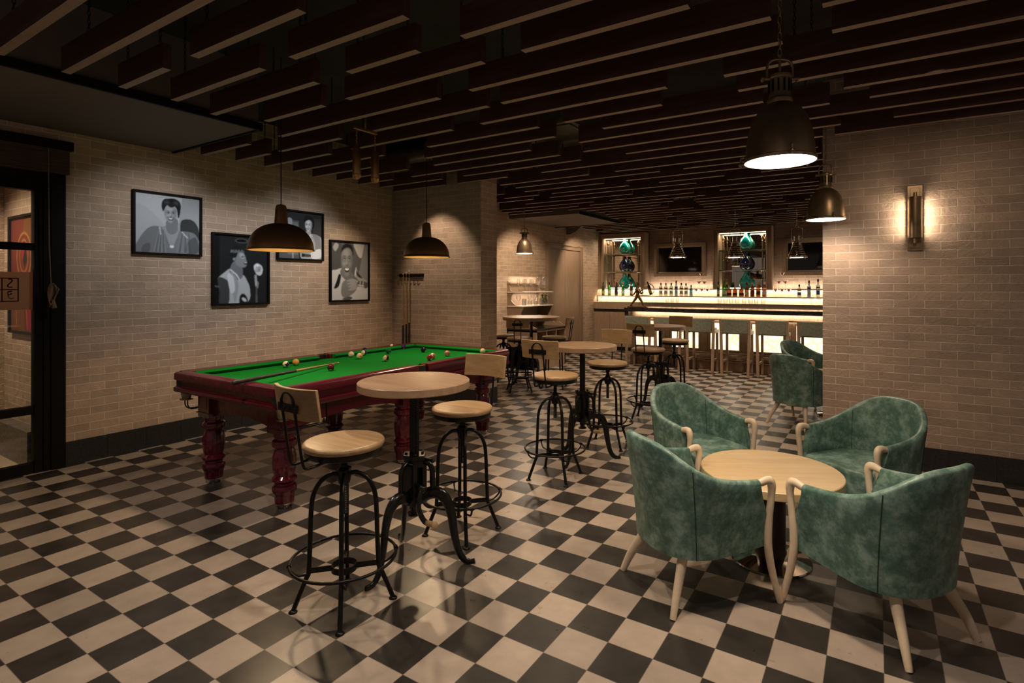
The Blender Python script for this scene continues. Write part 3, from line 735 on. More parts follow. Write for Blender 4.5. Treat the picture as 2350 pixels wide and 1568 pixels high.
def face(cx, cy, s, skin, dark=.03, tilt=0, look=0, lips=.12, smile=True, teeth=True):
    """a plain generic face: shading, brows, eyes, nose, mouth"""
    def q(pts):
        c, sn = math.cos(R(tilt)), math.sin(R(tilt)); return [(cx+s*(x*c-y*sn), cy+s*(x*sn+y*c)) for x, y in pts]
    b = s
    L = [(skin, q(blob([(-.56, .55), (-.3, .9), (0, 1.0), (.3, .9), (.54, .58), (.53, .05), (.42, -.5), (.22, -.86), (0, -.97), (-.24, -.86), (-.44, -.5), (-.57, .05)])), .008),
         (skin*.45, q(blob([(.56, .7), (.58, 0), (.40, -.7), (.1, -1.0), (.28, -.5), (.36, .1), (.38, .6)])), .12*b, .8), (skin*.6, q(blob([(-.62, .5), (-.60, -.2), (-.36, -.8), (-.46, -.1), (-.48, .4)])), .07*b, .6),
         (skin*1.55, q(ell(-.08, .55, .30, .20)), .12*b, .8), (skin*1.5, q(ell(-.28+look, -.14, .17, .15)), .09*b, .8), (skin*1.35, q(ell(.24+look, -.14, .13, .13)), .09*b, .7), (skin*1.35, q(ell(0+look, -.80, .14, .09)), .07*b, .7)]
    for ex in (-.25, .23):
        L += [(skin*.42, q(ell(ex+look, .17, .17, .13)), .05*b, .8), (dark, q(blob([(ex-.17+look, .32), (ex+look, .40), (ex+.17+look, .31), (ex+look, .345)])), .018*b, .85),
              (.55, q(ell(ex+look, .135, .105, .048)), .012*b, .8), (dark*.7, q(ell(ex+look+.02, .14, .052, .055)), .012*b), (dark, q(blob([(ex-.13+look, .16), (ex+look, .205), (ex+.13+look, .16), (ex+look, .18)])), .01*b)]
    L += [(skin*.5, q(blob([(.02+look, .15), (.09+look, -.12), (.15+look, -.25), (.0+look, -.31), (-.15+look, -.25), (-.05+look, -.2), (.03+look, -.1)])), .045*b, .75), (skin*1.6, q(blob([(-.06+look, .18), (.0+look, .17), (.02+look, -.16), (-.07+look, -.17)])), .045*b, .8), (dark, q(ell(-.08+look, -.275, .035, .018)), .012*b, .8), (dark, q(ell(.07+look, -.275, .035, .018)), .012*b, .8),
          (skin*.55, q(blob([(-.34+look, -.22), (-.30+look, -.42), (-.36+look, -.52), (-.38+look, -.4)])), .04*b, .6), (skin*.55, q(blob([(.30+look, -.22), (.28+look, -.42), (.34+look, -.52), (.36+look, -.4)])), .04*b, .6)]
    if smile:
        L += [(lips*.5, q(blob([(-.30+look, -.42), (-.1+look, -.41), (.1+look, -.41), (.28+look, -.42), (.15+look, -.66), (-.15+look, -.66)])), .02*b)]
    else:
        L += [(lips*.8, q(blob([(-.20+look, -.50), (0+look, -.45), (.18+look, -.50), (.08+look, -.58), (-.10+look, -.58)])), .02*b), (dark*1.5, q(blob([(-.2+look, -.51), (0+look, -.50), (.18+look, -.51), (0+look, -.525)])), .008*b)]
    if teeth: L += [(.68, q(blob([(-.23+look, -.445), (0+look, -.435), (.21+look, -.445), (.10+look, -.555), (-.11+look, -.555)])), .012*b)]
    return L
# 1: smiling woman, light ground
L1 = [(.40, blob([(0, 0), (.5, 0), (.42, .5), (0, .8)])), (.33, [(.6, 0), (1, 0), (1, 1), (.72, 1)]), (.055, blob([(.70, .30), (.69, .55), (.78, .62), (.90, .60), (.98, .48), (1, .25), (.80, .22)])),
      (.19, blob([(.02, 0), (.06, .22), (.20, .42), (.34, .46), (.46, .43), (.60, .40), (.78, .40), (.93, .36), (1.02, .16), (1.0, 0), (.5, -.03)])),
      (.13, blob([(.10, 0), (.12, .12), (.22, .16), (.20, 0)])), (.105, blob([(.80, 0), (.80, .2), (.94, .3), (.99, .05)])),
      (.30, blob([(.40, .44), (.44, .36), (.53, .12), (.57, .12), (.66, .36), (.66, .46), (.53, .5)])), (.20, blob([(.47, .56), (.48, .38), (.56, .33), (.64, .40), (.64, .6)]))]
for k in range(7): L1.append((.11 if k % 2 else .26, [(.27+.03*k, .02), (.285+.03*k, .02), (.36+.012*k, .40), (.352+.012*k, .40)]))
for k in range(6): L1.append((.085 if k % 2 else .22, [(.62+.045*k, .02), (.638+.045*k, .02), (.70+.025*k, .37), (.692+.025*k, .37)]))
for k in range(5): L1 += [(.62, ell(.365+.012*k*.3, .44-.035*k*.8, .014, .012)), (.04, ell(.365+.012*k*.3, .44-.035*k*.8, .006, .005)), (.60, ell(.72+.020*k, .38-.022*k, .012, .010))]
L1 += [(.02, blob([(.40, .82), (.43, .92), (.50, .95), (.60, .96), (.68, .90), (.69, .76), (.655, .62), (.62, .80), (.5, .86), (.42, .72)]))]
L1 += face(.535, .68, .155, .30)
L1 += [(.025, blob([(.395, .80), (.41, .90), (.47, .94), (.54, .88), (.60, .93), (.68, .90), (.685, .80), (.62, .83), (.54, .80), (.46, .84), (.42, .76)]))]
L1 += [(.20, blob([(.43, .86), (.47, .90), (.52, .87), (.47, .88)]), .02, .8), (.18, blob([(.57, .87), (.62, .91), (.66, .86), (.61, .885)]), .02, .8)]
L1 += [(.66, blob([(.525, .10), (.53, .145), (.555, .13), (.575, .145), (.58, .10)]))]
framed('large framed photograph of a smiling woman with pinned-up hair on pale ground', 2.285, 2.890, 1.818, 2.415, L1, .44)
# 2: singing woman in profile at a microphone, dark ground
L2 = [(.012, [(0, 0), (.10, 0), (.10, 1), (0, 1)]), (.10, ell(.5, .93, .12, .035)), (.006, ell(.5, .93, .10, .025)),
      (.40, blob([(.08, .36), (.20, .46), (.30, .50), (.40, .36), (.52, .42), (.60, .34), (.66, .20), (.62, .02), (.26, -.02), (.28, .24), (.18, .30)])),
      (.06, blob([(.07, .36), (.10, .16), (.10, 0), (.26, 0), (.28, .2), (.26, .32), (.14, .38)])),
      (.16, blob([(.28, .48), (.36, .62), (.50, .56), (.52, .40), (.42, .34), (.34, .40)])),
      (.22, blob([(.36, .68), (.40, .78), (.50, .79), (.56, .72), (.585, .66), (.60, .62), (.585, .60), (.595, .575), (.58, .55), (.54, .53), (.46, .54), (.40, .58)])),
      (.34, blob([(.46, .75), (.53, .74), (.56, .68), (.52, .66), (.47, .69)])), (.015, blob([(.55, .61), (.60, .605), (.59, .58), (.55, .585)])), (.7, blob([(.555, .612), (.598, .612), (.59, .60), (.56, .60)])),
      (.03, blob([(.49, .695), (.54, .70), (.55, .69), (.50, .685)])), (.14, ell(.37, .655, .035, .03)), (.25, ell(.368, .655, .02, .018)),
      (.018, blob([(.27, .72), (.30, .80), (.38, .85), (.48, .84), (.56, .78), (.52, .76), (.44, .76), (.40, .68), (.32, .68)]))]
for k in range(9): L2.append((.16, blob([(.29+.028*k, .75+.012*math.sin(k*2)), (.31+.028*k, .79+.012*math.sin(k*3)), (.325+.028*k, .78), (.31+.028*k, .75)])))
L2 += [(.30, blob([(.30, .46), (.44, .30), (.40, .05), (.36, .05)])), (.52, blob([(.24, .42), (.34, .40), (.38, .20), (.30, .16)])), (.02, blob([(.48, .12), (.56, .13), (.62, .04), (.58, -.01), (.46, -.01)])), (.5, ell(.55, .05, .05, .025, -30)),
       (.62, blob([(.30, .50), (.42, .42), (.47, .34), (.46, .335), (.40, .41), (.29, .49)], 3)),
       (.5, blob([(.73, .55), (.79, .60), (.88, .57), (.91, .50), (.87, .42), (.78, .44)])), (.7, blob([(.75, .545), (.79, .585), (.83, .57), (.78, .46)]))]
for k in range(6): L2.append((.06, [(.755+.018*k, .46+.004*k), (.765+.018*k, .46+.004*k), (.785+.018*k, .56-.002*k), (.775+.018*k, .56-.002*k)]))
L2 += [(.22, blob([(.745, .42), (.79, .42), (.80, .34), (.83, .30), (.81, .22), (.77, .24), (.75, .32)])), (.45, [(.765, .42), (.78, .42), (.785, .26), (.77, .26)]), (.10, [(.765, 0), (.805, 0), (.80, .24), (.775, .24)]), (.12, blob([(.02, .26), (.10, .25), (.10, .235), (.02, .245)]))]
framed('framed photograph of a woman in a white blouse singing at a microphone', 2.988, 3.612, 1.318, 2.08, L2, .022)
# 3: man in a pale suit
L3 = [(.10, [(0, 0), (.46, 0), (.46, .82), (.10, .82), (0, .78)]), (.17, [(.20, .08), (.44, .08), (.44, .78), (.20, .78)]), (.30, blob([(.16, .76), (.22, .86), (.30, .84), (.30, .72), (.24, .64), (.16, .68)])), (.03, ell(.27, .66, .03, .03)),
      (.40, [(.31, .0), (.335, .0), (.335, .35), (.31, .35)]), (.05, [(.80, .40), (1, .40), (1, .9), (.80, .9)]),
      (.34, blob([(.52, 0), (.52, .34), (.60, .52), (.72, .56), (.94, .52), (1.0, .42), (1.0, .1), (.96, 0)])), (.5, blob([(.62, .56), (.74, .56), (.70, .34), (.62, .44)])),
      (.22, blob([(.78, .54), (.95, .5), (.97, .2), (.86, .06), (.84, .36)])), (.58, blob([(.72, .12), (.96, .24), (.99, .06), (.80, 0)])), (.03, [(.52, .04), (.74, .05), (.74, .10), (.52, .12)])]
for k in range(4): L3.append((.26, [(.60+.03*k, .06), (.606+.03*k, .06), (.64+.03*k, .5), (.634+.03*k, .5)]))
L3 += [(.015, blob([(.57, .80), (.60, .92), (.70, .94), (.80, .88), (.82, .74), (.76, .66), (.66, .84)])), (.33, blob([(.62, .60), (.64, .52), (.72, .54), (.73, .62)]))]
L3 += face(.685, .73, .135, .44, look=-.10, smile=False, teeth=False, lips=.22)
L3 += [(.02, blob([(.58, .82), (.60, .92), (.68, .945), (.78, .91), (.815, .80), (.79, .76), (.76, .85), (.68, .86)]))]
framed('framed photograph of a man in a pale suit, partly behind the near dome lamp', 3.702, 4.317, 1.826, 2.416, L3, .035)
# 4: man holding a trumpet
L4 = [(.08, [(0, .5), (.25, .5), (.28, 1), (0, 1)]), (.42, blob([(.62, 1), (.66, .86), (.78, .74), (.92, .82), (1, 1)])), (.20, [(.70, .3), (1, .3), (1, 1), (.90, 1)]), (.30, blob([(.05, .90), (.12, .98), (.20, .94), (.12, .84)])),
      (.46, blob([(-.02, 0), (0, .46), (.14, .52), (.30, .54), (.44, .38), (.60, .36), (.80, .30), (1, .22), (1, 0)])), (.16, blob([(.24, .46), (.32, .56), (.56, .48), (.58, .36), (.40, .34)])),
      (.02, blob([(.20, .44), (.26, .42), (.20, .24), (.08, .20), (.14, .32)])),
      ]
L4 += face(.425, .665, .268, .20, look=-.02, lips=.09)
L4 += [(.02, blob([(.262, .80), (.275, .90), (.34, .965), (.44, .985), (.54, .96), (.585, .88), (.585, .76), (.555, .84), (.50, .895), (.42, .905), (.34, .88), (.29, .84)]), .01)]
L4 += [(.30, blob([(.62, .42), (.66, .58), (.70, .52), (.80, .40), (.96, .34), (.96, .28), (.80, .30), (.68, .38)])), (.05, blob([(.66, .54), (.70, .50), (.84, .38), (.70, .42)])), (.55, blob([(.63, .44), (.665, .57), (.675, .54), (.65, .43)])),
       (.10, blob([(.70, .24), (.96, .20), (.98, .30), (.74, .33)])), (.5, ell(.80, .25, .10, .012, -6)), (.5, ell(.82, .215, .10, .010, -6)), (.45, ell(.78, .29, .012, .05, -8)), (.45, ell(.86, .275, .012, .05, -8)),
       (.19, blob([(.26, .14), (.30, .30), (.42, .36), (.56, .38), (.66, .36), (.70, .26), (.66, .16), (.52, .08), (.36, .04), (.30, .06)]))]
for k in range(4): L4.append((.30, blob([(.40+.02*k, .33-.05*k), (.56+.02*k, .37-.045*k), (.68, .345-.045*k), (.66, .315-.045*k), (.50, .315-.05*k)])))
L4 += [(.10, blob([(.30, .02), (.44, .06), (.56, .04), (.50, 0), (.34, 0)]))]
framed('framed photograph of a laughing man holding a trumpet, rightmost on the left wall', 4.410, 5.034, 1.322, 2.106, L4, .11, tint=(1.0, 1, 1.02))
# painting in the entry, red abstract instruments
La = [((.13, .032, .022), [(0, .3), (.75, .28), (.75, 1), (0, 1)]), ((.13, .055, .025), blob([(.40, .72), (.50, .98), (.66, 1.0), (.74, .86), (.70, .52), (.42, .5)])), ((.30, .15, .06), ell(.48, .66, .27, .21)), ((.13, .032, .022), ell(.48, .66, .25, .195)),
      ((.30, .15, .06), ell(.48, .66, .16, .15)), ((.13, .032, .022), ell(.48, .66, .145, .138)), ((.22, .018, .045), [(.36, .76), (.54, .76), (.44, .60)]), (.02, [(.54, .76), (.60, .62), (.52, .56), (.44, .62)]),
      ((.13, .055, .025), [(.78, 0), (1, 0), (1, 1), (.78, 1)]), (.02, [(.76, .3), (.785, .3), (.785, 1), (.76, 1)]), ((.13, .032, .022), [(.50, 0), (.70, 0), (.66, .34), (.48, .34)]), ((.22, .018, .045), [(.60, .02), (.78, .02), (.70, .33), (.56, .33)]),
      ((.30, .15, .06), [(.52, .33), (.54, .33), (.62, .02), (.60, .02)]), ((.13, .055, .025), [(.1, .02), (.46, .02), (.40, .3), (.1, .3)]), ((.30, .15, .06), [(.16, .26), (.18, .26), (.22, .05), (.20, .05)])]
framed('tall red and brown painting seen through the glazed door', -6.73, -6.01, 1.10, 2.15, La, (.13, .055, .025), 'framed_painting', None, 'y', 1.70, .022, (1, 1, 1))

# ================================================================== CUE RACK AND CUES
t = thing('cue_rack', 'short black cue rack fixed to the brick stub wall', 'cue rack', (-5.60, 5.46, 1.67))
b = MB().box(-.06, .38, -.035, 0, -.022, .022)
b.build('rail', 'black_frame', t, 0, .003)
for k in range(6):
    MB().tube([(-.04+.07*k+.022*math.cos(a), -.052+.022*math.sin(a), 0) for a in [R(-60+300*i/8)+R(90) for i in range(9)]], .006, 6).build('clip', 'black_frame', t)
def cue_mesh():
    b = MB()
    b.tube([(0, 0, 0), (0, 0, .02), (0, 0, .76)], [.0155, .0165, .0120], 12, False, 1); b.tube([(0, 0, .761), (0, 0, 1.46)], [.0118, .006], 12, False, 0); b.tube([(0, 0, 1.46), (0, 0, 1.478)], .006, 10, False, 2)
    b.sphere((0, 0, .0), .0155, 10, 6, 3)
    return b
LC = ['leftmost of the three cues standing in the wall rack', 'middle one of the three cues standing in the wall rack', 'rightmost of the three cues standing in the wall rack']
for k, px in enumerate((-5.56, -5.50, -5.445)):
    o = cue_mesh().build('snooker_cue', ['oak', 'leather_black', 'white_cap', 'granite'])
    o.location = (px, 5.405+.0*k, .22+.02*k); o.rotation_euler = (0, 0, 0)
    tag(o, LC[k], 'cue', 'cues in the wall rack')
b = MB().box(-5.63, -5.38, 5.36, 5.46, .19, .205).box(-5.63, -5.38, 5.35, 5.362, .19, .225)
tag(b.build('cue_rest_shelf', 'black_frame', None, 0, .002), 'small black shelf under the standing cues', 'shelf')

# ================================================================== SNOOKER TABLE
TX, TY = -3.93, 3.38; W, L = .70, 1.31
st = thing('snooker_table', 'glossy red mahogany snooker table with green baize', 'snooker table', (TX, TY, 0))
MB().box(-W+.10, W-.10, -L+.10, L-.10, .775, .818).build('bed_cloth', 'baize', st, 0)
b = MB().box(-W+.03, W-.03, -L+.03, L-.03, .735, .775)
b.build('bed_frame', 'mahogany', st, 0, .004)
RW = [(0, .806), (0, .846), (.004, .856), (.016, .862), (.100, .858), (.104, .850), (.104, .806)]
CU = [(.104, .806), (.104, .857), (.116, .856), (.150, .846), (.153, .842), (.150, .836), (.128, .818)]
LP = [(.0, .716), (-.004, .724), (-.004, .744), (.006, .752), (.03, .756), (.06, .756), (.06, .716)]
FA = [(.026, .752), (.026, .808), (.10, .808), (.10, .752)]
def sect(poly, edge, a, b2, mi=0, chamfer=0):
    """extrude a rail profile along one side; edge in 'W','E','S','N'"""
    def P(d, s, z):
        return {'W': (-W+d, s, z), 'E': (W-d, s, z), 'S': (s, -L+d, z), 'N': (s, L-d, z)}[edge]
    m = MB(); n = len(poly)
    va = [P(d, a+chamfer*d, z) for d, z in poly]; vb = [P(d, b2-chamfer*d, z) for d, z in poly]
    m.add(va+vb, [tuple(range(n)), tuple(range(2*n-1, n-1, -1))]+[(k, (k+1) % n, n+(k+1) % n, n+k) for k in range(n)], mi)
    return m
for edge, a, b2 in (('W', -L+.062, -.06), ('W', .055, L-.062), ('E', -L+.062, -.06), ('E', .055, L-.062), ('S', -W+.062, W-.062), ('N', -W+.062, W-.062)):
    r = sect(RW, edge, a, b2).build('rail', 'mahogany', st, 30)
    sect(CU, edge, a+.05 if a < -.2 else a+.012, b2-.05 if b2 > .2 else b2-.012, 0, .15).build('cushion', 'baize', r, 30)
    sect(FA, edge, a, b2).build('fascia', 'mahogany', r, 30)
    sect(LP, edge, a, b2).build('lower_lip', 'mahogany', r, 30)
for px, py in ((-W+.080, -L+.080), (W-.080, -L+.080), (-W+.080, L-.080), (W-.080, L-.080), (-W+.055, 0), (W-.055, 0)):
    mid = abs(py) < .1
    dx = math.copysign(1, px); dy = 0 if mid else math.copysign(1, py)
    ang = math.atan2(dy, dx)
    X = Matrix.Translation((px, py, 0)) @ Matrix.Rotation(ang, 4, 'Z')
    p = MB(); n = 18; vs = []; fs = []; ro = .066 if not mid else .052
    for k in range(n+1):
        a = R(-118+236*k/n)
        for rr in (ro, ro-.016):
            for z in (.735, .846+(.004 if rr < ro else 0)): vs.append((rr*math.cos(a), rr*math.sin(a), z))
    for k in range(n):
        a = 4*k; c = a+4
        fs += [(a, c, c+1, a+1), (a+2, a+3, c+3, c+2), (a+1, c+1, c+3, a+3), (a, a+2, c+2, c)]
    fs += [(0, 1, 3, 2), (4*n, 4*n+2, 4*n+3, 4*n+1)]
    p.add(vs, fs, 0, X)
    pk = p.build('pocket', 'leather_black', st, 30)
    MB().lathe([(ro-.02, .74), (ro-.028, .70), (ro-.036, .655), (ro-.044, .64)], 18, 0, X, False).build('net', 'net', pk, 60)
    q = MB().tube([(ro*.9*math.cos(a), ro*.9*math.sin(a), .853) for a in [R(-118+236*i/16) for i in range(17)]], .006, 6, False, 0, X)
    q.build('pocket_iron', 'brass', pk)
    q = MB().tube([(.036*math.cos(a), .036*math.sin(a), .645) for a in [2*PI*i/16 for i in range(16)]], .005, 6, True, 0, X).box(-.045, .045, -.008, .008, .64, .652, 0, X)
    q.build('net_ring', 'brass', pk)
    sy = -dy if dy else 1
    rd = MB()
    for s2 in (-.02, .02):
        rd.tube(smoothpath([(px+s2, py, .645), (px+s2, py, .60), (px+s2, py+sy*.02, .572), (px+s2, py+sy*.06, .566), (px+s2, py+sy*.34, .560)], 4), .0045, 6)
    rd.tube([(px-.03, py+sy*.335, .585), (px-.03, py+sy*.335, .552), (px+.03, py+sy*.335, .552), (px+.03, py+sy*.335, .585)], .0045, 6).rod((px, py+sy*.335, .552), (px, py+sy*.335, .735), .006, 6)
    rd.build('ball_runner', 'iron', pk)
# aprons
ap = MB()
def arch(x0, x1, n=14, zb=.520, zm=.575):
    pts = [(x0, .716)]; 
    for k in range(n+1):
        t2 = k/n; pts.append((x0+(x1-x0)*t2, zb+(zm-zb)*math.sin(PI*t2)**.7))
    pts.append((x1, .716)); return pts
Xs = Matrix(((1, 0, 0, 0), (0, 0, 1, 0), (0, 1, 0, 0), (0, 0, 0, 1)))
Xe = Matrix(((0, 0, 1, 0), (1, 0, 0, 0), (0, 1, 0, 0), (0, 0, 0, 1)))
LX, LYs = .455, (-1.11, 0, 1.11)
for yy in (-1.15, 1.11): MB().prism(arch(-LX+.07, LX-.07), yy, yy+.04, 0, Xs).build('apron', 'mahogany', st, 30)
for xx in (-LX-.04, LX):
    for ya, yb in ((-1.04, -.07), (.07, 1.04)): MB().prism(arch(ya, yb), xx, xx+.04, 0, Xe).build('apron', 'mahogany', st, 30)
lp = [(.046, .0), (.048, .028), (.050, .034), (.062, .036), (.066, .085), (.070, .098), (.078, .115), (.080, .135), (.074, .152), (.062, .160), (.060, .170), (.070, .178), (.081, .190), (.081, .205), (.072, .214),
      (.066, .222), (.074, .26), (.079, .31), (.077, .35), (.066, .392), (.060, .405), (.064, .412), (.078, .425), (.082, .445), (.078, .462), (.064, .474), (.062, .484), (.072, .490), (.072, .515)]
leg0 = None
for lx in (-LX, LX):
    for ly in LYs:
        if leg0 is None:
            lg = MB().lathe([q for q in lp if q[1] > .03], 40, 0, None, True, (.215, .40, 14)).box(-.078, .078, -.078, .078, .515, .716).box(-.088, .088, -.088, .088, .545, .552)
            leg0 = lg.build('leg', 'mahogany_z', st, 30); ft = MB().lathe([(.044, 0), (.046, .004), (.046, .02), (.043, .024), (.05, .026), (.05, .034)], 28).build('foot', 'steel', leg0, 30)
            pn = MB().box(-.05, .05, -.081, -.078, .58, .70).box(-.081, -.078, -.05, .05, .58, .70).box(.078, .081, -.05, .05, .58, .70).build('block_panel', 'mahogany_z', leg0, 0, .003)
            l = leg0
        else:
            l = leg0.copy(); COL.objects.link(l)
            for ch in list(leg0.children): d = ch.copy(); COL.objects.link(d); d.parent = l
        l.location = (lx, ly, 0)

# balls
BR = .0288; BZ = .818+BR
def ball_mat(name, col, stripe, spot_=True):
    m, nt, b = new_mat(name)
    sp = nt.nodes.new('ShaderNodeSeparateXYZ'); link(nt, objco(nt), sp.inputs[0])
    nz = noise(nt, 40, 1, .5, objco(nt))
    white = (.72, .62, .44)
    if stripe:
        ab = nt.nodes.new('ShaderNodeMath'); ab.operation = 'ABSOLUTE'; link(nt, sp.outputs['Z'], ab.inputs[0])
        lt = nt.nodes.new('ShaderNodeMath'); lt.operation = 'LESS_THAN'; lt.inputs[1].default_value = .0138; link(nt, ab.outputs[0], lt.inputs[0]); fac = lt.outputs[0]
    mx = nt.nodes.new('ShaderNodeMixRGB'); mx.inputs[1].default_value = (*(white if stripe else col), 1); mx.inputs[2].default_value = (*col, 1)
    if stripe: link(nt, fac, mx.inputs[0])
    else: mx.inputs[0].default_value = 1
    out = mx.outputs[0]
    if spot_:
        gt = nt.nodes.new('ShaderNodeMath'); gt.operation = 'GREATER_THAN'; gt.inputs[1].default_value = .0258
        link(nt, sp.outputs['X'], gt.inputs[0])
        m2 = nt.nodes.new('ShaderNodeMixRGB'); link(nt, gt.outputs[0], m2.inputs[0]); link(nt, out, m2.inputs[1]); m2.inputs[2].default_value = (.78, .72, .6, 1); out = m2.outputs[0]
    link(nt, out, b.inputs['Base Color']); b.inputs['Roughness'].default_value = .08
    return m
BALLS = [(-4.323, 2.838, 'blue', (.010, .018, .085), True, 'cream ball with a dark blue stripe left of the orange ball'),
 (-4.375, 2.967, 'orange', (.62, .27, .07), False, 'plain orange ball on the near half of the table'),
 (-3.849, 2.931, 'maroon', (.085, .008, .012), False, 'plain maroon ball beside the tip of the lying cue'),
 (-4.413, 3.596, 'cream', (.66, .58, .38), False, 'plain cream cue ball in mid table'),
 (-4.241, 3.555, 'amber', (.62, .26, .06), True, 'cream ball with an orange stripe in mid table'),
 (-4.569, 3.894, 'navy', (.010, .016, .075), False, 'plain dark blue ball behind the cream and blue ball'),
 (-4.402, 3.744, 'sea', (.010, .018, .085), True, 'cream ball with a blue stripe in front of the dark blue ball'),
 (-4.588, 4.293, 'red_stripe', (.25, .02, .02), True, 'cream ball with a red stripe near the far left cushion'),
 (-4.304, 3.981, 'green', (.005, .085, .035), False, 'plain dark green ball'),
 (-4.479, 4.361, 'violet', (.030, .012, .065), False, 'plain purple ball near the far corner pocket'),
 (-4.089, 4.269, 'black', (.008, .008, .009), False, 'plain black ball on the far half of the table'),
 (-3.90, 3.576, 'wine', (.085, .008, .012), True, 'cream ball with a maroon stripe at table centre'),
 (-3.640, 3.925, 'pink_stripe', (.50, .16, .12), True, 'pale ball with a pink stripe touching the red ball'),
 (-3.575, 3.815, 'crimson', (.30, .02, .03), False, 'plain crimson ball with a white disc near the right cushion'),
 (-3.663, 4.159, 'pink', (.55, .19, .16), False, 'plain pink ball near the far right corner'),
 (-3.475, 4.495, 'yellow_stripe', (.55, .45, .18), True, 'pale yellow ball by the far right corner pocket')]
bs = MB().sphere((0, 0, 0), BR, 24, 16)
for k, (x, y, nm, col, stp, lab) in enumerate(BALLS):
    o = bs.build('pool_ball', ball_mat('ball_'+nm, col, stp, nm != 'cream'), None, 60, loc=(x, y, BZ))
    o.rotation_euler = (R(20+37*k % 60), R(25+53*k % 40), R(-60+47*k % 80)); tag(o, lab, 'ball', 'pool balls on the green table')
# the cue lying on the table
a = Vector((-3.60, 1.99, .884)); e = Vector((-4.11, 3.21, .832)); d = (e-a).normalized()
o = cue_mesh().build('snooker_cue', ['oak', 'leather_black', 'white_cap', 'granite']); o.location = a; o.rotation_mode = 'QUATERNION'
o.rotation_quaternion = d.to_track_quat('Z', 'Y'); s_ = (e-a).length/1.478; o.scale = (.95, .95, s_)
tag(o, 'cue with black butt lying across the near end of the green table', 'cue')

# ================================================================== SWIVEL STOOLS
def make_stool():
    t = thing('swivel_stool', 'x', 'stool', (0, 0, 0), 0, 'round oak swivel stools with iron frames')
    ZS = .78
    MB().lathe([(.165, ZS-.034), (.180, ZS-.030), (.186, ZS-.018), (.186, ZS-.010), (.180, ZS-.002), (.170, ZS), (0, ZS)], 48).build('seat', 'oak', t, 50)
    MB().lathe([(0, ZS-.060), (.172, ZS-.060), (.176, ZS-.056), (.176, ZS-.032), (.16, ZS-.030)], 48).build('seat_ring', 'iron', t, 50)
    sc = [(.0, .43), (.013, .43)]
    for k in range(22): sc += [(.0155, .435+k*.011), (.0125, .4405+k*.011)]
    sc += [(.014, .68), (.022, .685), (.022, .70), (.034, .705), (.034, .722)]
    MB().lathe(sc, 14).build('screw', 'iron', t, 50)
    MB().lathe([(.0, .585), (.026, .585), (.030, .60), (.033, .645), (.026, .655), (.018, .662), (.018, .675)], 18).tube([(.02, 0, .668), (.052, 0, .668)], .0045, 6).tube([(-.02, 0, .668), (-.045, 0, .668)], .0045, 6).build('hub', 'iron', t, 40)
    for k in range(4):
        X = Matrix.Rotation(PI/4+k*PI/2, 4, 'Z')
        pth = smoothpath([(.022, 0, .628), (.060, 0, .628), (.104, 0, .600), (.134, 0, .545), (.146, 0, .47), (.152, 0, .30), (.158, 0, .178), (.166, 0, .155), (.198, 0, .075), (.224, 0, .008)], 4)
        g = MB().tube(pth, .0112, 10, False, 0, X).lathe([(.020, 0), (.020, .004), (.011, .012)], 14, 0, X @ Matrix.Translation((.225, 0, 0)))
        g.build('leg', 'iron', t, 50)
    fr_ = MB().tube(circle(.240, .232, 40), .0072, 8, True)
    for k in range(4):
        X = Matrix.Rotation(k*PI/2+PI/4+.12, 4, 'Z')
        fr_.tube(smoothpath([(.240, 0, .232), (.236, 0, .208), (.205, 0, .180), (.158, -.012, .172)], 4), .0058, 6, False, 0, X)
        fr_.tube([(.240*math.cos(q), .240*math.sin(q), .232) for q in (-.05, 0, .05)], .011, 8, False, 0, X)
    fr_.build('foot_ring', 'iron', t, 50)
    b = MB(); n = 20; vs = []; fs = []
    for k in range(n):
        q = 2*PI*k/n
        for rr in (.058, .055):
            for z in (.170, .200): vs.append((rr*math.cos(q), rr*math.sin(q), z))
    for k in range(n):
        A = 4*k; C = 4*((k+1) % n); fs += [(A, C, C+1, A+1), (A+2, A+3, C+3, C+2), (A+1, C+1, C+3, A+3), (A, A+2, C+2, C)]
    b.add(vs, fs)
    for k in range(4):
        X = Matrix.Rotation(PI/4+k*PI/2, 4, 'Z')
        b.box(.057, .150, -.0025, .0025, .172, .198, 0, X)
    b.build('brace', 'iron', t, 40)
    bf = MB(); arc = [(.046*math.cos(q), -.252-.034, ZS+.222+.048*math.sin(q)) for q in [PI*i/8 for i in range(9)]]
    left = [(.050, -.06, ZS-.064), (.050, -.150, ZS-.066), (.050, -.222, ZS-.070), (.050, -.240, ZS-.055), (.049, -.250, ZS-.01), (.047, -.270, ZS+.13)]
    bf.tube(smoothpath(left+arc+[(-x, y, z) for x, y, z in reversed(left)], 3), .0062, 8)
    bf.build('back_frame', 'iron', t, 50)
    b = MB(); n = 16; vs = []; fs = []; Rr = .34
    for k in range(n+1):
        q = (-.47+.94*k/n)
        for rr, dz in ((Rr, 0), (Rr+.019, 0)):
            for z in (ZS+.150, ZS+.290):
                lean = -(z-ZS-.12)*.14
                vs.append((rr*math.sin(q), -.270+.019+(Rr-rr*math.cos(q))*1.0+lean, z))
    for k in range(n):
        A = 4*k; C = A+4; fs += [(A, C, C+1, A+1), (A+2, A+3, C+3, C+2), (A+1, C+1, C+3, A+3), (A, A+2, C+2, C)]
    fs += [(0, 1, 3, 2), (4*n, 4*n+2, 4*n+3, 4*n+1)]
    b.add(vs, fs); b.build('backrest', 'oak_back', t, 40, .003)
    b = MB().box(-.074, .074, -.287, -.281, ZS+.185, ZS+.221)
    for s2 in (-.06, -.02, .02, .06): b.tube([(s2, -.287, ZS+.203), (s2, -.290, ZS+.203)], .005, 8)
    b.build('back_bracket', 'iron', t, 0, .002)
    return t
stool0 = make_stool()
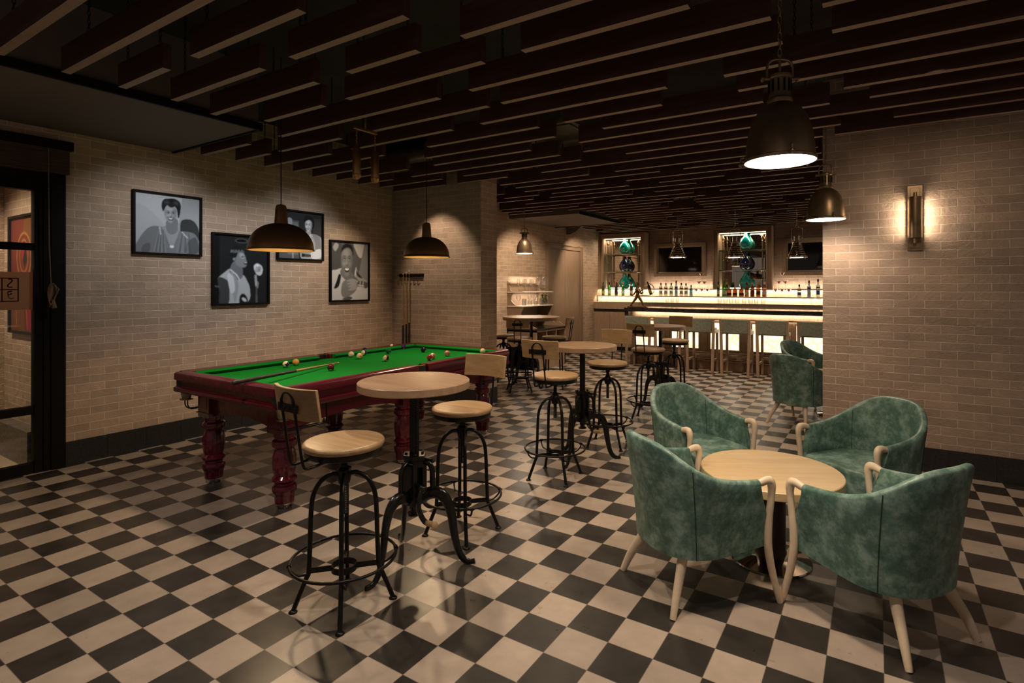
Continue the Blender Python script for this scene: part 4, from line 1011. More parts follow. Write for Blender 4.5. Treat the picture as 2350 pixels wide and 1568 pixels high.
BASEPARTS = ('leg', 'foot_ring', 'brace'); SEATPARTS = ('seat', 'seat_ring', 'screw', 'back_frame', 'backrest', 'back_bracket')
# x, y, seat height, facing (deg), frame rotation relative to world
STOOLS = [(-2.157, 1.717, .790, 87, 2, 'nearest oak swivel stool, in front of the near high table'),
 (-2.180, 2.615, .778, -88, 1, 'oak swivel stool beyond the near high table, backrest against the snooker table'),
 (-2.180, 3.760, .822, 92, 7, 'oak swivel stool on the camera side of the second high table'),
 (-2.190, 4.780, .798, -86, 12, 'oak swivel stool on the far side of the second high table'),
 (-2.200, 5.900, .820, 90, 8, 'oak swivel stool on the camera side of the third high table'),
 (-2.230, 6.920, .830, -92, 5, 'oak swivel stool on the bar side of the third high table'),
 (-4.415, 6.580, .778, 118, 42, 'oak swivel stool on camera side of the large round table by the stub wall'),
 (-4.140, 7.110, .766, 192, 20, 'oak swivel stool to the right of the large round table, beside the sideboard'),
 (-4.905, 6.870, .775, 30, 15, 'oak swivel stool half hidden by the stub wall, left of the large round table')]
for k, (x, y, zs, fa, fr_, lab) in enumerate(STOOLS):
    if k == 0: t = stool0; t.location = (x, y, 0); t.rotation_euler = (0, 0, R(fa-90)); t['label'] = lab
    else: t = dup(stool0, (x, y, 0), R(fa-90), lab)
    for c in t.children:
        bn = c.name.split('.')[0]
        if bn in SEATPARTS: c.location = (0, 0, zs-.78)
        if bn in BASEPARTS: c.rotation_euler = (0, 0, R(fr_)-R(fa-90))

# ================================================================== CRANK TABLES
def make_crank(name, label, r, zt, x, y, rot, th=.042, crank=20):
    t = thing(name, label, 'table', (x, y, 0), R(rot), 'round high tables on cast iron crank bases')
    MB().lathe([(r-.004, zt-th), (r, zt-th+.004), (r, zt-.004), (r-.004, zt), (0, zt)], 64).build('tabletop', 'oak_top', t, 40)
    MB().box(-.13, .13, -.02, .02, zt-th-.008, zt-th).box(-.02, .02, -.13, .13, zt-th-.008, zt-th).build('top_bracket', 'iron', t, 0)
    c = MB().box(-.018, .018, -.018, .018, .30, zt-th-.004)
    for k in range(int((zt-.05-.60)/.012)): c.box(.018, .023, -.010, .010, .60+k*.012, .606+k*.012)
    c.lathe([(.0, .268), (.036, .268), (.036, .278), (.020, .282), (.020, .31)], 16)
    c.build('column', 'iron_gloss', t, 0)
    h = MB()
    hexa = [(.075*math.cos(2*PI*k/6), .060*math.sin(2*PI*k/6)) for k in range(6)]
    h.prism(hexa, .575, .600).prism([(x_*.86, y_*.86) for x_, y_ in hexa], .535, .575).box(-.045, .045, .020, .052, .33, .56).box(-.045, .045, -.052, -.020, .33, .56).box(-.05, .05, -.05, .05, .33, .385)
    for k in range(4): h.lathe([(.009, .600), (.009, .607), (.004, .609)], 8, 0, Matrix.Translation((.048*math.cos(k*PI/2+.78), .040*math.sin(k*PI/2+.78), 0)))
    h.tube([(.06, .02, .575), (.115, .02, .575)], .008, 8).sphere((.118, .02, .575), .012, 8, 6)
    h.build('housing', 'iron_gloss', t, 30, .004)
    for k in range(3):
        X = Matrix.Rotation(R(30+120*k), 4, 'Z')
        p1 = smoothpath([(.035, 0, .352), (.085, 0, .385), (.135, 0, .385), (.178, 0, .345), (.205, 0, .27), (.220, 0, .17), (.242, 0, .075), (.272, 0, .026), (.305, 0, .012), (.335, 0, .017)], 4)
        g = MB().tube(p1, interp([.024, .030, .030, .026, .022, .019, .017, .016, .014, .012], len(p1)), 10, False, 0, X, (1.15, .72))
        g.tube(smoothpath([(.055, 0, .558), (.082, 0, .545), (.098, 0, .515), (.100, 0, .45), (.104, 0, .39)], 4), .0135, 8, False, 0, X, (1.1, .8))
        g.build('leg', 'iron_gloss', t, 50)
    X = Matrix.Rotation(R(crank), 4, 'Z')
    cr = MB().tube([(.03, 0, .435), (.095, 0, .435)], .015, 10, False, 0, X).sphere((.10, 0, .435), .024, 10, 8, 0, X)
    cr.tube(smoothpath([(.10, 0, .435), (.115, -.025, .40), (.122, -.032, .34), (.125, -.01, .285), (.128, .008, .262)], 4), .014, 8, False, 0, X, (1.2, .8))
    c1 = cr.build('crank', 'iron_gloss', t, 50)
    MB().lathe([(.010, 0), (.015, .01), (.0155, .05), (.013, .07), (.018, .085), (.018, .10), (.010, .104)], 14, 0, X @ Matrix.Translation((.13, .008, .262)) @ Matrix.Rotation(R(78), 4, 'Y') @ Matrix.Rotation(0, 4, 'X')).build('crank_grip', 'brass' if False else 'oak', c1, 50)
    return t
crank0 = make_crank('crank_table', 'nearest round oak high table on an iron crank base, before the snooker table', .301, 1.004, -2.159, 2.182, 0, crank=-20)
dup(crank0, (-2.206, 4.285, 0), 0, 'round oak high table on a cast iron crank base, second in the row')
t3 = dup(crank0, (-2.245, 6.43, 0), R(14), 'round oak high table on a cast iron crank base, nearest the bar stools')
for c in t3.children:
    if c.name.split('.')[0] in ('tabletop', 'top_bracket', 'column'): c.location.z += .036
make_crank('crank_table', 'largest round oak high table, half hidden by the brick stub wall', .435, 1.055, -4.50, 7.03, 60, .05, -100)

# ================================================================== ARMCHAIRS AND COFFEE TABLES
def make_armchair():
    t = thing('tub_armchair', 'x', 'armchair', (0, 0, 0), 0, 'green leather tub armchairs with pale wooden arms')
    nu = 56; P = []
    _pc = {}
    def curve(v):
        v = round(v, 4)
        if v in _pc: return _pc[v]
        w = v**1.4
        a = .272+.024*w; b = .252+.068*w; q_ = min(1, max(0, (v-.45)/.55)); yf = .212-.012*v-.042*q_*q_*(3-2*q_); y0 = -.03
        pts = [Vector((a, yf+(y0-yf)*k/12)) for k in range(12)]
        for k in range(81):
            q = PI*k/80; cx = math.cos(q); e = .86
            pts.append(Vector((a*math.copysign(abs(cx)**e, cx), y0-b*abs(math.sin(q))**e)))
        pts += [Vector((-a, y0+(yf-y0)*k/12)) for k in range(1, 13)]
        cum = [0]
        for k in range(1, len(pts)): cum.append(cum[-1]+(pts[k]-pts[k-1]).length)
        _pc[v] = (pts, cum); return _pc[v]
    def raw(u, v):
        pts, cum = curve(v); t_ = min(max(u, 0), 1)*cum[-1]
        for k in range(1, len(cum)):
            if cum[k] >= t_-1e-9:
                f = (t_-cum[k-1])/max(1e-9, cum[k]-cum[k-1]); return pts[k-1].lerp(pts[k], f)
        return pts[-1]
    def plan(u, v, off=0.):
        p = raw(u, v)
        if off:
            d = raw(min(1, u+.02), v)-raw(max(0, u-.02), v); nn = Vector((d.y, -d.x)).normalized()
            if nn.dot(Vector((p.x, p.y+.03+1e-6))) < 0: nn = -nn
            p = p-nn*off
        return p
    def ztop(u):
        d = abs(u-.5)*2; return .586+.205/(1+(d/.47)**3.6)
    def zbot(u):
        d = min(1, abs(u-.5)*2); return .245+.030*d*d
    nv = 9; TH = .040; cols = []
    for i in range(nu+1):
        u = i/nu; zt, zb = ztop(u), zbot(u); c = []
        for j in range(nv):
            v = j/(nv-1); p = plan(u, v); c.append((p.x, p.y, zb+(zt-.018-zb)*v))
        po, pi_ = plan(u, 1), plan(u, 1, TH)
        for k in range(1, 5):
            q = PI*k/5; m = (po+pi_)/2+(po-pi_)/2*math.cos(q); c.append((m.x, m.y, zt-.018+.018*math.sin(q)))
        for j in range(nv):
            v = 1-j/(nv-1); p = plan(u, v, TH); c.append((p.x, p.y, zb+(zt-.018-zb)*v))
        cols.append(c)
    nc = len(cols[0]); vs = [p for c in cols for p in c]; fs = []
    for i in range(nu):
        for j in range(nc):
            j2 = (j+1) % nc; fs.append((i*nc+j, i*nc+j2, (i+1)*nc+j2, (i+1)*nc+j))
    fs.append(tuple(range(nc))); fs.append(tuple(reversed(range(nu*nc, nu*nc+nc))))
    sh = MB().add(vs, fs)
    shell = sh.build('shell', 'leather', t, 60)
    for ki in (12+13, 12+67):
        pts = []; pts2 = []; us = []
        for j in range(nv):
            v = j/(nv-1); C, cum = curve(v); u = cum[ki]/cum[-1]; z = zbot(u)+(ztop(u)-.018-zbot(u))*v
            p = plan(u, v, -.0008); q2 = plan(u, v, TH+.0006); pts.append((p.x, p.y, z))
            if v > .3: pts2.append((q2.x, q2.y, z))
        MB().tube(pts, .0020, 6).tube(pts2, .0016, 6).build('seam', 'seam', shell, 50)
    poly = []
    for i in range(0, 41):
        p = plan(i/40, .35, TH-.004); poly.append((p.x, min(p.y, .20)))
    poly = [(.225, .245), (.236, .20)]+poly[1:-1]+[(-.236, .20), (-.225, .245), (-.12, .262), (.12, .262)]
    MB().prism(poly, .262, .425).build('seat_cushion', 'leather', t, 50, .022, 3)
    for sx in (-1, 1):
        pth = smoothpath([(sx*.277, .140, .577), (sx*.279, .17, .583), (sx*.280, .200, .590), (sx*.281, .224, .586), (sx*.282, .234, .565), (sx*.282, .233, .52), (sx*.281, .222, .43), (sx*.280, .214, .33), (sx*.282, .216, .25), (sx*.287, .236, .14), (sx*.294, .274, .0)], 5)
        rr = interp([.014, .016, .018, .020, .019, .016, .016, .018, .018, .016, .013], len(pth))
        MB().tube(pth, rr, 12, False, 0, None, (.92, 1.12), (sx, 0, 0)).build('front_leg', 'maple', t, 60)
        pth = smoothpath([(sx*.150, -.168, .30), (sx*.172, -.200, .20), (sx*.208, -.25, .10), (sx*.232, -.288, .0)], 5)
        MB().tube(pth, interp([.030, .027, .022, .016], len(pth)), 12, False, 0, None, (1, .85)).build('rear_leg', 'maple', t, 60)
    return t
chair0 = make_armchair()
def place_chair(k, x, y, facing, lab):
    if k == 0: chair0.location = (x, y, 0); chair0.rotation_euler = (0, 0, R(facing-90)); chair0['label'] = lab; return chair0
    return dup(chair0, (x, y, 0), R(facing-90), lab)
CH = [(-.795, 2.800, 52, 'green leather tub armchair seen from behind, left front of the near coffee table'),
      (.0, 2.945, 146, 'green leather tub armchair from behind, with a small tag, right front of the coffee table'),
      (-1.060, 3.840, -33, 'green leather tub armchair facing the camera, behind the left side of the near coffee table'),
      (-.075, 4.000, 232, 'olive green leather tub armchair against the right brick wall, behind the near coffee table'),
      (-.700, 6.640, 62, 'green leather tub armchair seen from behind, half hidden by the right brick wall'),
      (-.745, 7.900, -28, 'green leather tub armchair near the bar, facing the camera behind another armchair')]
for k, c in enumerate(CH):
    t = place_chair(k, *c)
    if k == 1:
        MB().box(-.001, .001, -.006, .006, 0, .034).build('tag', 'brass', t, 0, loc=(.19, -.235, .38))
t = thing('coffee_table', 'low round maple table between the four near armchairs', 'coffee table', (-.505, 3.26, 0), R(30), 'low round tables among the armchairs')
MB().lathe([(.366, .455), (.370, .459), (.370, .496), (.366, .500), (0, .500)], 64).build('tabletop', 'maple_top', t, 40)
MB().lathe([(.080, .030), (.080, .455)], 32).build('column', 'dark_wood', t, 40)
MB().lathe([(.212, 0), (.214, .006), (.210, .012), (.12, .026), (.085, .034), (0, .034)], 56).build('base', 'steel', t, 40)
dup(t, (-.40, 7.25, 0), R(30), 'low round table behind the far armchair, mostly hidden by the right brick wall')

# ================================================================== BAR
t = thing('bar_counter', 'long oak bar counter with black marble top and backlit panels', 'bar', (-4.15, 10.1, 0))
XL = 0.0; XR = 7.4
MB().box(XL-.02, XR, -.25, .42, 1.050, 1.108).build('countertop', 'marble', t, 0, .004)
MB().box(XL-.02, XR, -.25, -.10, 1.034, 1.050).box(XL-.02, .06, -.22, .3, .95, 1.034).build('top_edge', 'marble', t, 0, .003)
b = MB().box(XL+.02, XR, 0, .38, 0, 1.034).box(XL+.02, XR, -.012, 0, .93, 1.034)
b.build('body', 'bar_wood', t, 0)
b = MB()
for z0, z1, d in ((0, .155, .035), (.155, .172, .045), (.185, .20, .03), (.30, .315, .03), (.315, .33, .02)): b.box(XL+.02, XR, -d, 0, z0, z1)
b.build('plinth_moulding', 'bar_wood_dark', t, 0, .003)
PX = [-4.02, -3.295, -2.575, -1.855, -1.150, -.43, .29, 1.01, 1.73, 2.45]
for k, x in enumerate(PX):
    a = x+4.15
    fr_ = MB().box(a-.03, a+.53, -.016, 0, .345, .375).box(a-.03, a+.53, -.016, 0, .855, .885).box(a-.03, a, -.016, 0, .375, .855).box(a+.50, a+.53, -.016, 0, .375, .855).build('panel_frame', 'bar_wood_dark', t, 0, .003)
    MB().box(a, a+.50, -.008, -.002, .375, .855).build('onyx_panel', 'onyx', t, 0)
    if k: MB().box(a-.19, a-.05, -.012, 0, .34, .88).build('wood_panel', 'bar_wood_dark', t, 0, .004)
MB().box(XL+.1, XR, -.090, -.075, 1.040, 1.048).build('led_strip', 'led', t, 0)
arealight((-.5, 10.03, 1.039), (R(38), 0, 0), 7.0, .03, 13, LEDC)
# bar stools
def make_barstool():
    t = thing('bar_stool', 'x', 'bar stool', (0, 0, 0), 0, 'oak bar stools with grey green leather backs')
    for sx in (-1, 1):
        MB().add([(sx*.215-.022, -.215, 0), (sx*.215+.022, -.215, 0), (sx*.215+.022, -.17, 0), (sx*.215-.022, -.17, 0), (sx*.232-.022, -.205, .70), (sx*.232+.022, -.205, .70), (sx*.232+.022, -.16, .70), (sx*.232-.022, -.16, .70), (sx*.232-.022, -.235, .955), (sx*.232+.022, -.235, .955), (sx*.232+.022, -.195, .955), (sx*.232-.022, -.195, .955)],
                 [(3, 2, 1, 0), (0, 1, 5, 4), (1, 2, 6, 5), (2, 3, 7, 6), (3, 0, 4, 7), (4, 5, 9, 8), (5, 6, 10, 9), (6, 7, 11, 10), (7, 4, 8, 11), (8, 9, 10, 11)]).build('rear_leg', 'bar_wood', t, 0, .004)
        MB().box(sx*.21-.02, sx*.21+.02, .15, .19, 0, .745).build('front_leg', 'bar_wood', t, 0, .004)
        MB().box(sx*.212-.012, sx*.212+.012, -.18, .16, .20, .24).build('side_stretcher', 'bar_wood', t, 0, .003)
        MB().box(sx*.222-.016, sx*.222+.016, -.19, .19, .69, .745).build('side_rail', 'bar_wood', t, 0, .003)
    MB().box(-.2, .2, .155, .18, .26, .30).build('footrest', 'bar_wood', t, 0, .003)
    MB().box(-.205, .205, -.17, .20, .70, .775).build('seat', 'leather_bar', t, 0, .02, 3)
    bk = MB(); n = 10; vs = []; fs = []
    for k in range(n+1):
        x = -.214+.428*k/n; d = .012*(1-(x/.214)**2)
        for yy in (-.240-d, -.205-d):
            for z, l in ((.718, .03), (.952, .0)): vs.append((x, yy+l, z))
    for k in range(n):
        A = 4*k; C = A+4; fs += [(A, C, C+1, A+1), (A+2, A+3, C+3, C+2), (A+1, C+1, C+3, A+3), (A, A+2, C+2, C)]
    fs += [(0, 1, 3, 2), (4*n, 4*n+2, 4*n+3, 4*n+1)]
    bk.add(vs, fs).build('backrest', 'leather_bar', t, 40, .006)
    return t
bs0 = make_barstool()
BSX = [(-3.815, 9.86, 'bar stool, leftmost in the row at the bar'), (-3.235, 9.84, 'second bar stool from the left end of the bar'), (-2.645, 9.83, 'third bar stool from the left end of the bar'),
       (-2.050, 9.82, 'fourth bar stool from the left end of the bar'), (-1.465, 9.83, 'fifth bar stool from the left end of the bar'), (-.835, 9.83, 'bar stool at the right, cut off by the brick wall')]
for k, (x, y, lab) in enumerate(BSX):
    if k == 0: bs0.location = (x, y, 0); bs0['label'] = 'oak and green leather '+lab
    else: dup(bs0, (x, y, 0), 0, 'oak and green leather '+lab)
# bar statue
def skin(name, mat, verts, edges, rad, parent=None, loc=(0, 0, 0), rz=0, sub=1):
    me = bpy.data.meshes.new(name); me.from_pydata(verts, edges, []); me.materials.append(M[mat])
    o = bpy.data.objects.new(name, me); COL.objects.link(o); o.location = loc; o.rotation_euler = (0, 0, rz)
    if parent: o.parent = parent
    o.modifiers.new('skin', 'SKIN').use_smooth_shade = True
    for v, r in zip(me.skin_vertices[0].data if me.skin_vertices else [], rad): v.radius = (r, r)
    o.modifiers.new('sub', 'SUBSURF').levels = sub; o.modifiers['sub'].render_levels = sub
    return o
def limb_statue():
    t = thing('bronze_statue', 'bronze statuette of a striding figure standing on the left end of the bar', 'statue', (-3.93, 9.96, 1.108), R(10))
    MB().box(-.19, .19, -.075, .075, 0, .024).build('plinth', 'statue', t, 0, .003)
    b = MB()
    b.tube(smoothpath([(.00, 0, .235), (.045, 0, .17), (.075, 0, .12), (.115, .0, .035), (.125, -.0, .03)], 4), interp([.030, .027, .020, .015, .014], 17), 10)
    b.tube(smoothpath([(-.01, 0, .235), (-.04, .01, .17), (-.085, .01, .11), (-.135, .01, .045), (-.14, .01, .035)], 4), interp([.030, .027, .020, .015, .014], 17), 10)
    b.tube([(.105, 0, .034), (.165, -.005, .032)], [.015, .010], 8).tube([(-.15, .01, .036), (-.095, .01, .034)], [.014, .010], 8)
    b.tube(smoothpath([(-.005, 0, .215), (0, 0, .26), (.0, 0, .31), (-.004, 0, .355), (0, 0, .39)], 4), interp([.036, .034, .040, .046, .020], 17), 12, False, 0, None, (1, .8), (1, 0, 0))
    b.tube([(0, 0, .38), (.004, 0, .425)], .014, 8).sphere((.008, 0, .448), .028, 12, 9, 0, None, (.9, .85, 1.15)).sphere((.034, 0, .445), .007, 6, 5)
    b.lathe([(.042, .468), (.042, .472), (.026, .474), (.025, .492), (.0, .496)], 14, 0, Matrix.Translation((.006, 0, 0)))
    b.tube(smoothpath([(.0, -.04, .365), (.035, -.055, .32), (.06, -.055, .285), (.105, -.03, .285)], 4), interp([.017, .015, .013, .010], 13), 8)
    b.tube(smoothpath([(.0, .04, .365), (.03, .055, .325), (.06, .045, .33), (.10, .01, .345)], 4), interp([.017, .015, .013, .010], 13), 8)
    b.sphere((.11, -.028, .285), .012, 8, 6).sphere((.104, .008, .346), .012, 8, 6)
    b.tube(smoothpath([(.060, -.02, .43), (.075, -.02, .40), (.10, -.02, .34), (.10, -.02, .30), (.08, -.02, .27), (.06, -.02, .29), (.055, -.02, .33)], 4), interp([.004, .006, .008, .011, .015, .020, .024], 25), 10)
    b.tube([(.112, -.028, .285), (.02, -.05, .026)], .0035, 6)
    b.tube(smoothpath([(-.02, 0, .36), (-.045, 0, .30), (-.085, 0, .245), (-.115, 0, .225)], 4), interp([.022, .028, .022, .010], 13), 10, False, 0, None, (.5, 1.3), (1, 0, 0))
    b.build('figure', 'statue', t, 60, loc=(0, 0, 0))
    return t
limb_statue()

# back counter
t = thing('back_counter', 'oak back bar cabinet with stepped bottle shelf', 'cabinet', (0, 0, 0))
XA, XB = XW+.003, 3.4
MB().box(XA, XB, 12.0, 12.5, 0, .09).build('plinth', 'granite', t, 0)
MB().box(XA, XB, 11.92, 12.5, .09, .908).build('body', 'bar_wood', t, 0)
for k in range(8):
    x = XA+.005+.42*k
    d = MB().box(x, x+.414, 11.90, 11.92, .095, .90).build('door', 'bar_wood', t, 0, .002)
    MB().lathe([(.007, 0), (.007, .004)], 10, 0, Matrix.Translation((x+.03 if k % 2 else x+.385, 11.90, .80)) @ Matrix.Rotation(R(90), 4, 'X')).build('lock', 'bronze', d)
MB().box(XA, XB, 11.93, 12.5, .908, .982).build('dark_band', 'marble', t, 0)
MB().box(XA, XB, 11.90, 12.5, .982, 1.142).build('fascia', 'bar_wood', t, 0)
MB().box(XA, XB, 11.895, 12.5, 1.142, 1.152).build('counter_top', 'shelf_white', t, 0)
MB().box(XA+.045, XB, 12.07, 12.5, 1.152, 1.288).build('lower_step', 'riser', t, 0)
MB().box(XA+.035, XB, 12.00, 12.5, 1.288, 1.298).box(XA+.035, XB, 11.996, 12.00, 1.274, 1.298).build('step_shelf', 'shelf_white', t, 0)
MB().box(XA, XB, 12.24, 12.5, 1.298, 1.452).build('upper_step', 'riser', t, 0)
MB().box(XA, XB, 12.165, 12.5, 1.452, 1.460).box(XA, XB, 12.161, 12.165, 1.438, 1.460).build('upper_shelf', 'shelf_white', t, 0)
b = MB().box(XA+.05, XB, 12.004, 12.012, 1.280, 1.287).box(XA+.01, XB, 12.169, 12.177, 1.444, 1.451)
b.build('led_strip', 'led', t, 0)
arealight((-1.3, 12.010, 1.280), (R(32), 0, 0), 9.0, .012, 17, LEDC)
arealight((-1.3, 12.175, 1.444), (R(32), 0, 0), 9.0, .012, 17, LEDC)
arealight((-1.3, 12.42, 1.475), (R(180-28), 0, 0), 9.0, .03, 15, LEDC)

# display niches
def niche(x0, x1, label, dx):
    t = thing('display_niche', label, 'display cabinet', (x0, 12.2, 1.46), 0, 'mirrored display niches behind the bar')
    w = x1-x0; h = 2.795-1.46; f = .105
    b = MB()
    for k, (i0, i1, d) in enumerate(((0, .035, .035), (.035, .075, .018), (.075, f, .03))):
        b.box(i0, i1, -d+.03, .30, 0, h-i0); b.box(w-i1, w-i0, -d+.03, .30, 0, h-i0); b.box(i1, w-i1, -d+.03, .30, h-i1, h-i0)
    b.build('frame', 'bar_wood', t, 0, .003)
    b = MB().box(f, f+.012, .03, .31, 0, h-f).box(w-f-.012, w-f, .03, .31, 0, h-f).box(f, w-f, .03, .31, h-f-.012, h-f)
    b.build('lining', 'bar_wood', t, 0)
    MB().box(f, w-f, .290, .300, 0, h-f).build('mirror', 'mirror', t, 0)
    for z in (.405, .838):
        s = MB().box(f+.015, w-f-.015, .05, .285, z, z+.012).build('glass_shelf', 'shelf_glass', t, 0)
        MB().box(f+.015, w-f-.015, .045, .052, z-.018, z+.0).build('shelf_rail', 'chrome', s, 0, .002)
        for xx in (f+.09, w-f-.09): MB().lathe([(.05, -.012), (.02, -.035), (.0, -.036)], 16, 0, Matrix.Translation((xx, .11, z))).build('shelf_cup', 'bronze', s, 40)
    for xx in (f+.09, w-f-.09):
        b = MB().rod((xx, .11, 0), (xx, .11, 1.12), .016, 12)
        for z in (.2, .62, 1.02): b.lathe([(.016, z), (.024, z+.01), (.016, z+.02)], 12, 0, Matrix.Translation((xx, .11, 0)))
        b.lathe([(.016, 1.08), (.03, 1.09), (.03, 1.11), (.018, 1.13), (.012, 1.16), (.0, 1.18)], 14, 0, Matrix.Translation((xx, .11, 0)))
        b.build('post', 'bronze', t, 40)
    MB().box(f+.02, w-f-.02, .06, .075, h-f-.022, h-f-.013).build('led_strip', 'led', t, 0)
    arealight((x0+w/2, 12.30, 1.46+h-f-.03), (0, 0, 0), w-.3, .06, 4.5, WARM, 'niche_light')
    def vase(z, mat, lab, s=1.0, ddx=0):
        v = MB().lathe([(.045, 0), (.075, .008), (.118, .05), (.140, .115), (.136, .17), (.105, .24), (.062, .295), (.040, .335), (.036, .375), (.036, .40), (.032, .40), (.032, .375), (.036, .335), (.058, .293), (.10, .24), (.131, .17), (.135, .115), (.112, .05), (.06, .014), (0, .012)], 36, 0, None, False)
        o = v.build('glass_vase', mat, None, 70, loc=(x0+w*.5+dx+ddx, 12.35, 1.46+z)); o.scale = (s, s, s*.93)
        tag(o, lab, 'vase', 'coloured glass vases in the display niches')
    side = 'left' if x0 < -4 else 'middle'
    vase(.851, 'teal', 'teal glass vase on the upper shelf of the %s display niche' % side)
    vase(.418, 'cobalt', 'dark blue glass vase on the middle shelf of the %s display niche' % side)
    vase(.001, 'teal', 'teal glass vase at the bottom of the %s display niche' % side, 1.0)
niche(XW+.004, -4.64, 'mirrored display niche with coloured vases in the left corner of the back bar', .03)
niche(-3.063, -1.86, 'mirrored display niche with coloured vases between the two televisions', .06)

# televisions
def tv(x0, x1, label):
    t = thing('framed_television', label, 'television', (x0, 12.52, 1.745), 0, 'framed televisions on the back bar wall')
    w, h, f = x1-x0, .775, .10; b = MB()
    for i0, i1, d in ((0, .07, .085), (.07, f, .05)):
        b.box(i0, i1, -d, 0, i0, h-i0); b.box(w-i1, w-i0, -d, 0, i0, h-i0); b.box(i1, w-i1, -d, 0, i0, i1); b.box(i1, w-i1, -d, 0, h-i1, h-i0)
    b.build('frame', 'bar_wood', t, 0, .003)
    MB().box(f, w-f, -.025, 0, f, h-f).build('screen', 'tv', t, 0, .002)
    b = MB().box(f, w-f, -.028, -.024, f, f+.006).box(w/2-.02, w/2+.02, -.03, -.024, f-.002, f+.012).build('screen_edge', 'chrome', t, 0)
tv(-4.50, -3.285, 'flat television in an oak frame between the two display niches')
tv(-1.68, -.455, 'flat television in an oak frame, right part hidden by the brick wall')

# ------------------------------------------------------------------ bottles
def bmat(name, tint, body, bodycol): M[name] = clearglass(name, tint, .3, body, bodycol, .04)
bmat('b_dark', (.04, .04, .03), .7, (.012, .012, .010)); bmat('b_green', (.14, .70, .08), .45, (.05, .32, .03)); bmat('b_clear', (.95, .96, .93), .28, (.80, .78, .70))
bmat('b_blue', (.35, .80, .90), .45, (.16, .58, .70)); bmat('b_amber', (.80, .32, .10), .5, (.45, .14, .04)); bmat('b_deep', (.45, .55, .80), .3, (.20, .27, .46)); bmat('b_olive', (.30, .28, .06), .6, (.07, .07, .015)); bmat('b_red', (.40, .04, .04), .55, (.16, .012, .015))
for nm, c in (('lab_cream', (.62, .55, .40)), ('lab_yellow', (.62, .42, .08)), ('lab_white', (.66, .64, .60)), ('lab_dark', (.03, .025, .02)), ('lab_blue', (.06, .14, .36)), ('lab_red', (.28, .02, .02)), ('lab_green', (.03, .16, .03)), ('cap_red', (.26, .012, .015)), ('cap_black', (.012, .012, .012)), ('cap_gold', (.55, .34, .08)), ('cap_blue', (.02, .04, .16)), ('cap_white', (.7, .68, .64)), ('cap_green', (.04, .22, .03))):
    M[nm] = plain(nm, c, .4, var=.1, scale=60)
PROF = {
 'wine': [(.034, 0), (.037, .006), (.037, .185), (.032, .215), (.017, .245), (.0145, .26), (.0145, .315)],
 'spirit': [(.036, 0), (.038, .006), (.038, .195), (.033, .215), (.017, .232), (.015, .245), (.015, .295)],
 'squat': [(.043, 0), (.046, .006), (.046, .115), (.042, .135), (.020, .155), (.016, .165), (.016, .205)],
 'tall': [(.031, 0), (.033, .006), (.033, .21), (.030, .225), (.016, .245), (.014, .26), (.014, .345)],
 'square': [(.040, 0), (.042, .006), (.041, .185), (.038, .20), (.020, .222), (.016, .235), (.016, .30)],
}
_bcache = {}
def bottle(x, y, z, kind, gm, lm, cm, label, s=1.0, tilt=None):
    key = (kind, gm, lm, cm)
    if key not in _bcache:
        pr = PROF[kind]; top = pr[-1][1]; rb = pr[1][0]; n = 4 if kind == 'square' and False else 20
        g = MB().lathe(pr, n).build('bottle', gm, None, 50)
        hb = [p for p in pr if p[0] == rb][-1][1] if kind != 'square' else .185
        parts = [MB().lathe([(rb+.0006, hb*.24), (rb+.0008, hb*.62)], n, 0, None, False).build('paper_label', lm, g, 50), MB().lathe([(pr[-1][0]+.001, top-.05), (pr[-1][0]+.002, top-.048), (pr[-1][0]+.002, top), (0, top+.002)], 14, 0, None, False).build('cap', cm, g, 50)]
        if kind in ('spirit', 'tall', 'square'): parts.append(MB().lathe([(rb+.0006, hb*.82), (rb+.0008, hb*.95)], n, 0, None, False).build('neck_label', cm, g, 50))
        _bcache[key] = g; o = g
    else:
        g = _bcache[key]; o = g.copy(); COL.objects.link(o)
        for c in list(g.children): d = c.copy(); COL.objects.link(d); d.parent = o
    o.location = (x, y, z); o.scale = (s, s, s)
    o.rotation_euler = tilt if tilt else (0, 0, 0)
    tag(o, label, 'bottle', 'bottles on the back bar step'); return o
ZB = 1.299; YB = 12.085
bottle(-5.655, YB, ZB, 'wine', 'b_olive', 'lab_yellow', 'cap_black', 'dark wine bottle with a yellow label, leftmost on the back bar')
bottle(-5.492, YB, ZB, 'wine', 'b_green', 'lab_cream', 'cap_black', 'bright green wine bottle, second from the left on the back bar')
bottle(-5.312, YB, ZB, 'wine', 'b_dark', 'lab_dark', 'cap_red', 'black wine bottle with a red capsule, beside the bright green bottle')
bottle(-5.137, YB, ZB, 'wine', 'b_green', 'lab_white', 'cap_gold', 'green wine bottle with a gold capsule in front of the left vases')
bottle(-4.925, YB, ZB, 'wine', 'b_dark', 'lab_cream', 'cap_red', 'dark wine bottle with a round cream label, behind the statuette')
bottle(-4.205, YB, ZB, 'spirit', 'b_clear', 'lab_white', 'cap_red', 'clear spirit bottle with a red cap, first right of the ring holder')
bottle(-4.088, YB, ZB, 'spirit', 'b_clear', 'lab_cream', 'cap_red', 'clear spirit bottle with a red cap, second right of the ring holder')
bottle(-3.963, YB, ZB, 'spirit', 'b_clear', 'lab_white', 'cap_green', 'clear spirit bottle with a white label and green cap')
bottle(-3.848, YB, ZB, 'tall', 'b_deep', 'lab_white', 'cap_black', 'tall blue tinted spirit bottle under the left television')
bottle(-3.730, YB, ZB, 'spirit', 'b_clear', 'lab_cream', 'cap_red', 'clear spirit bottle with a cream label and red cap, right of the tall blue bottle')
bottle(-3.625, YB, ZB, 'spirit', 'b_clear', 'lab_white', 'cap_red', 'clear spirit bottle with a red cap, left of the sky blue bottle', .97)
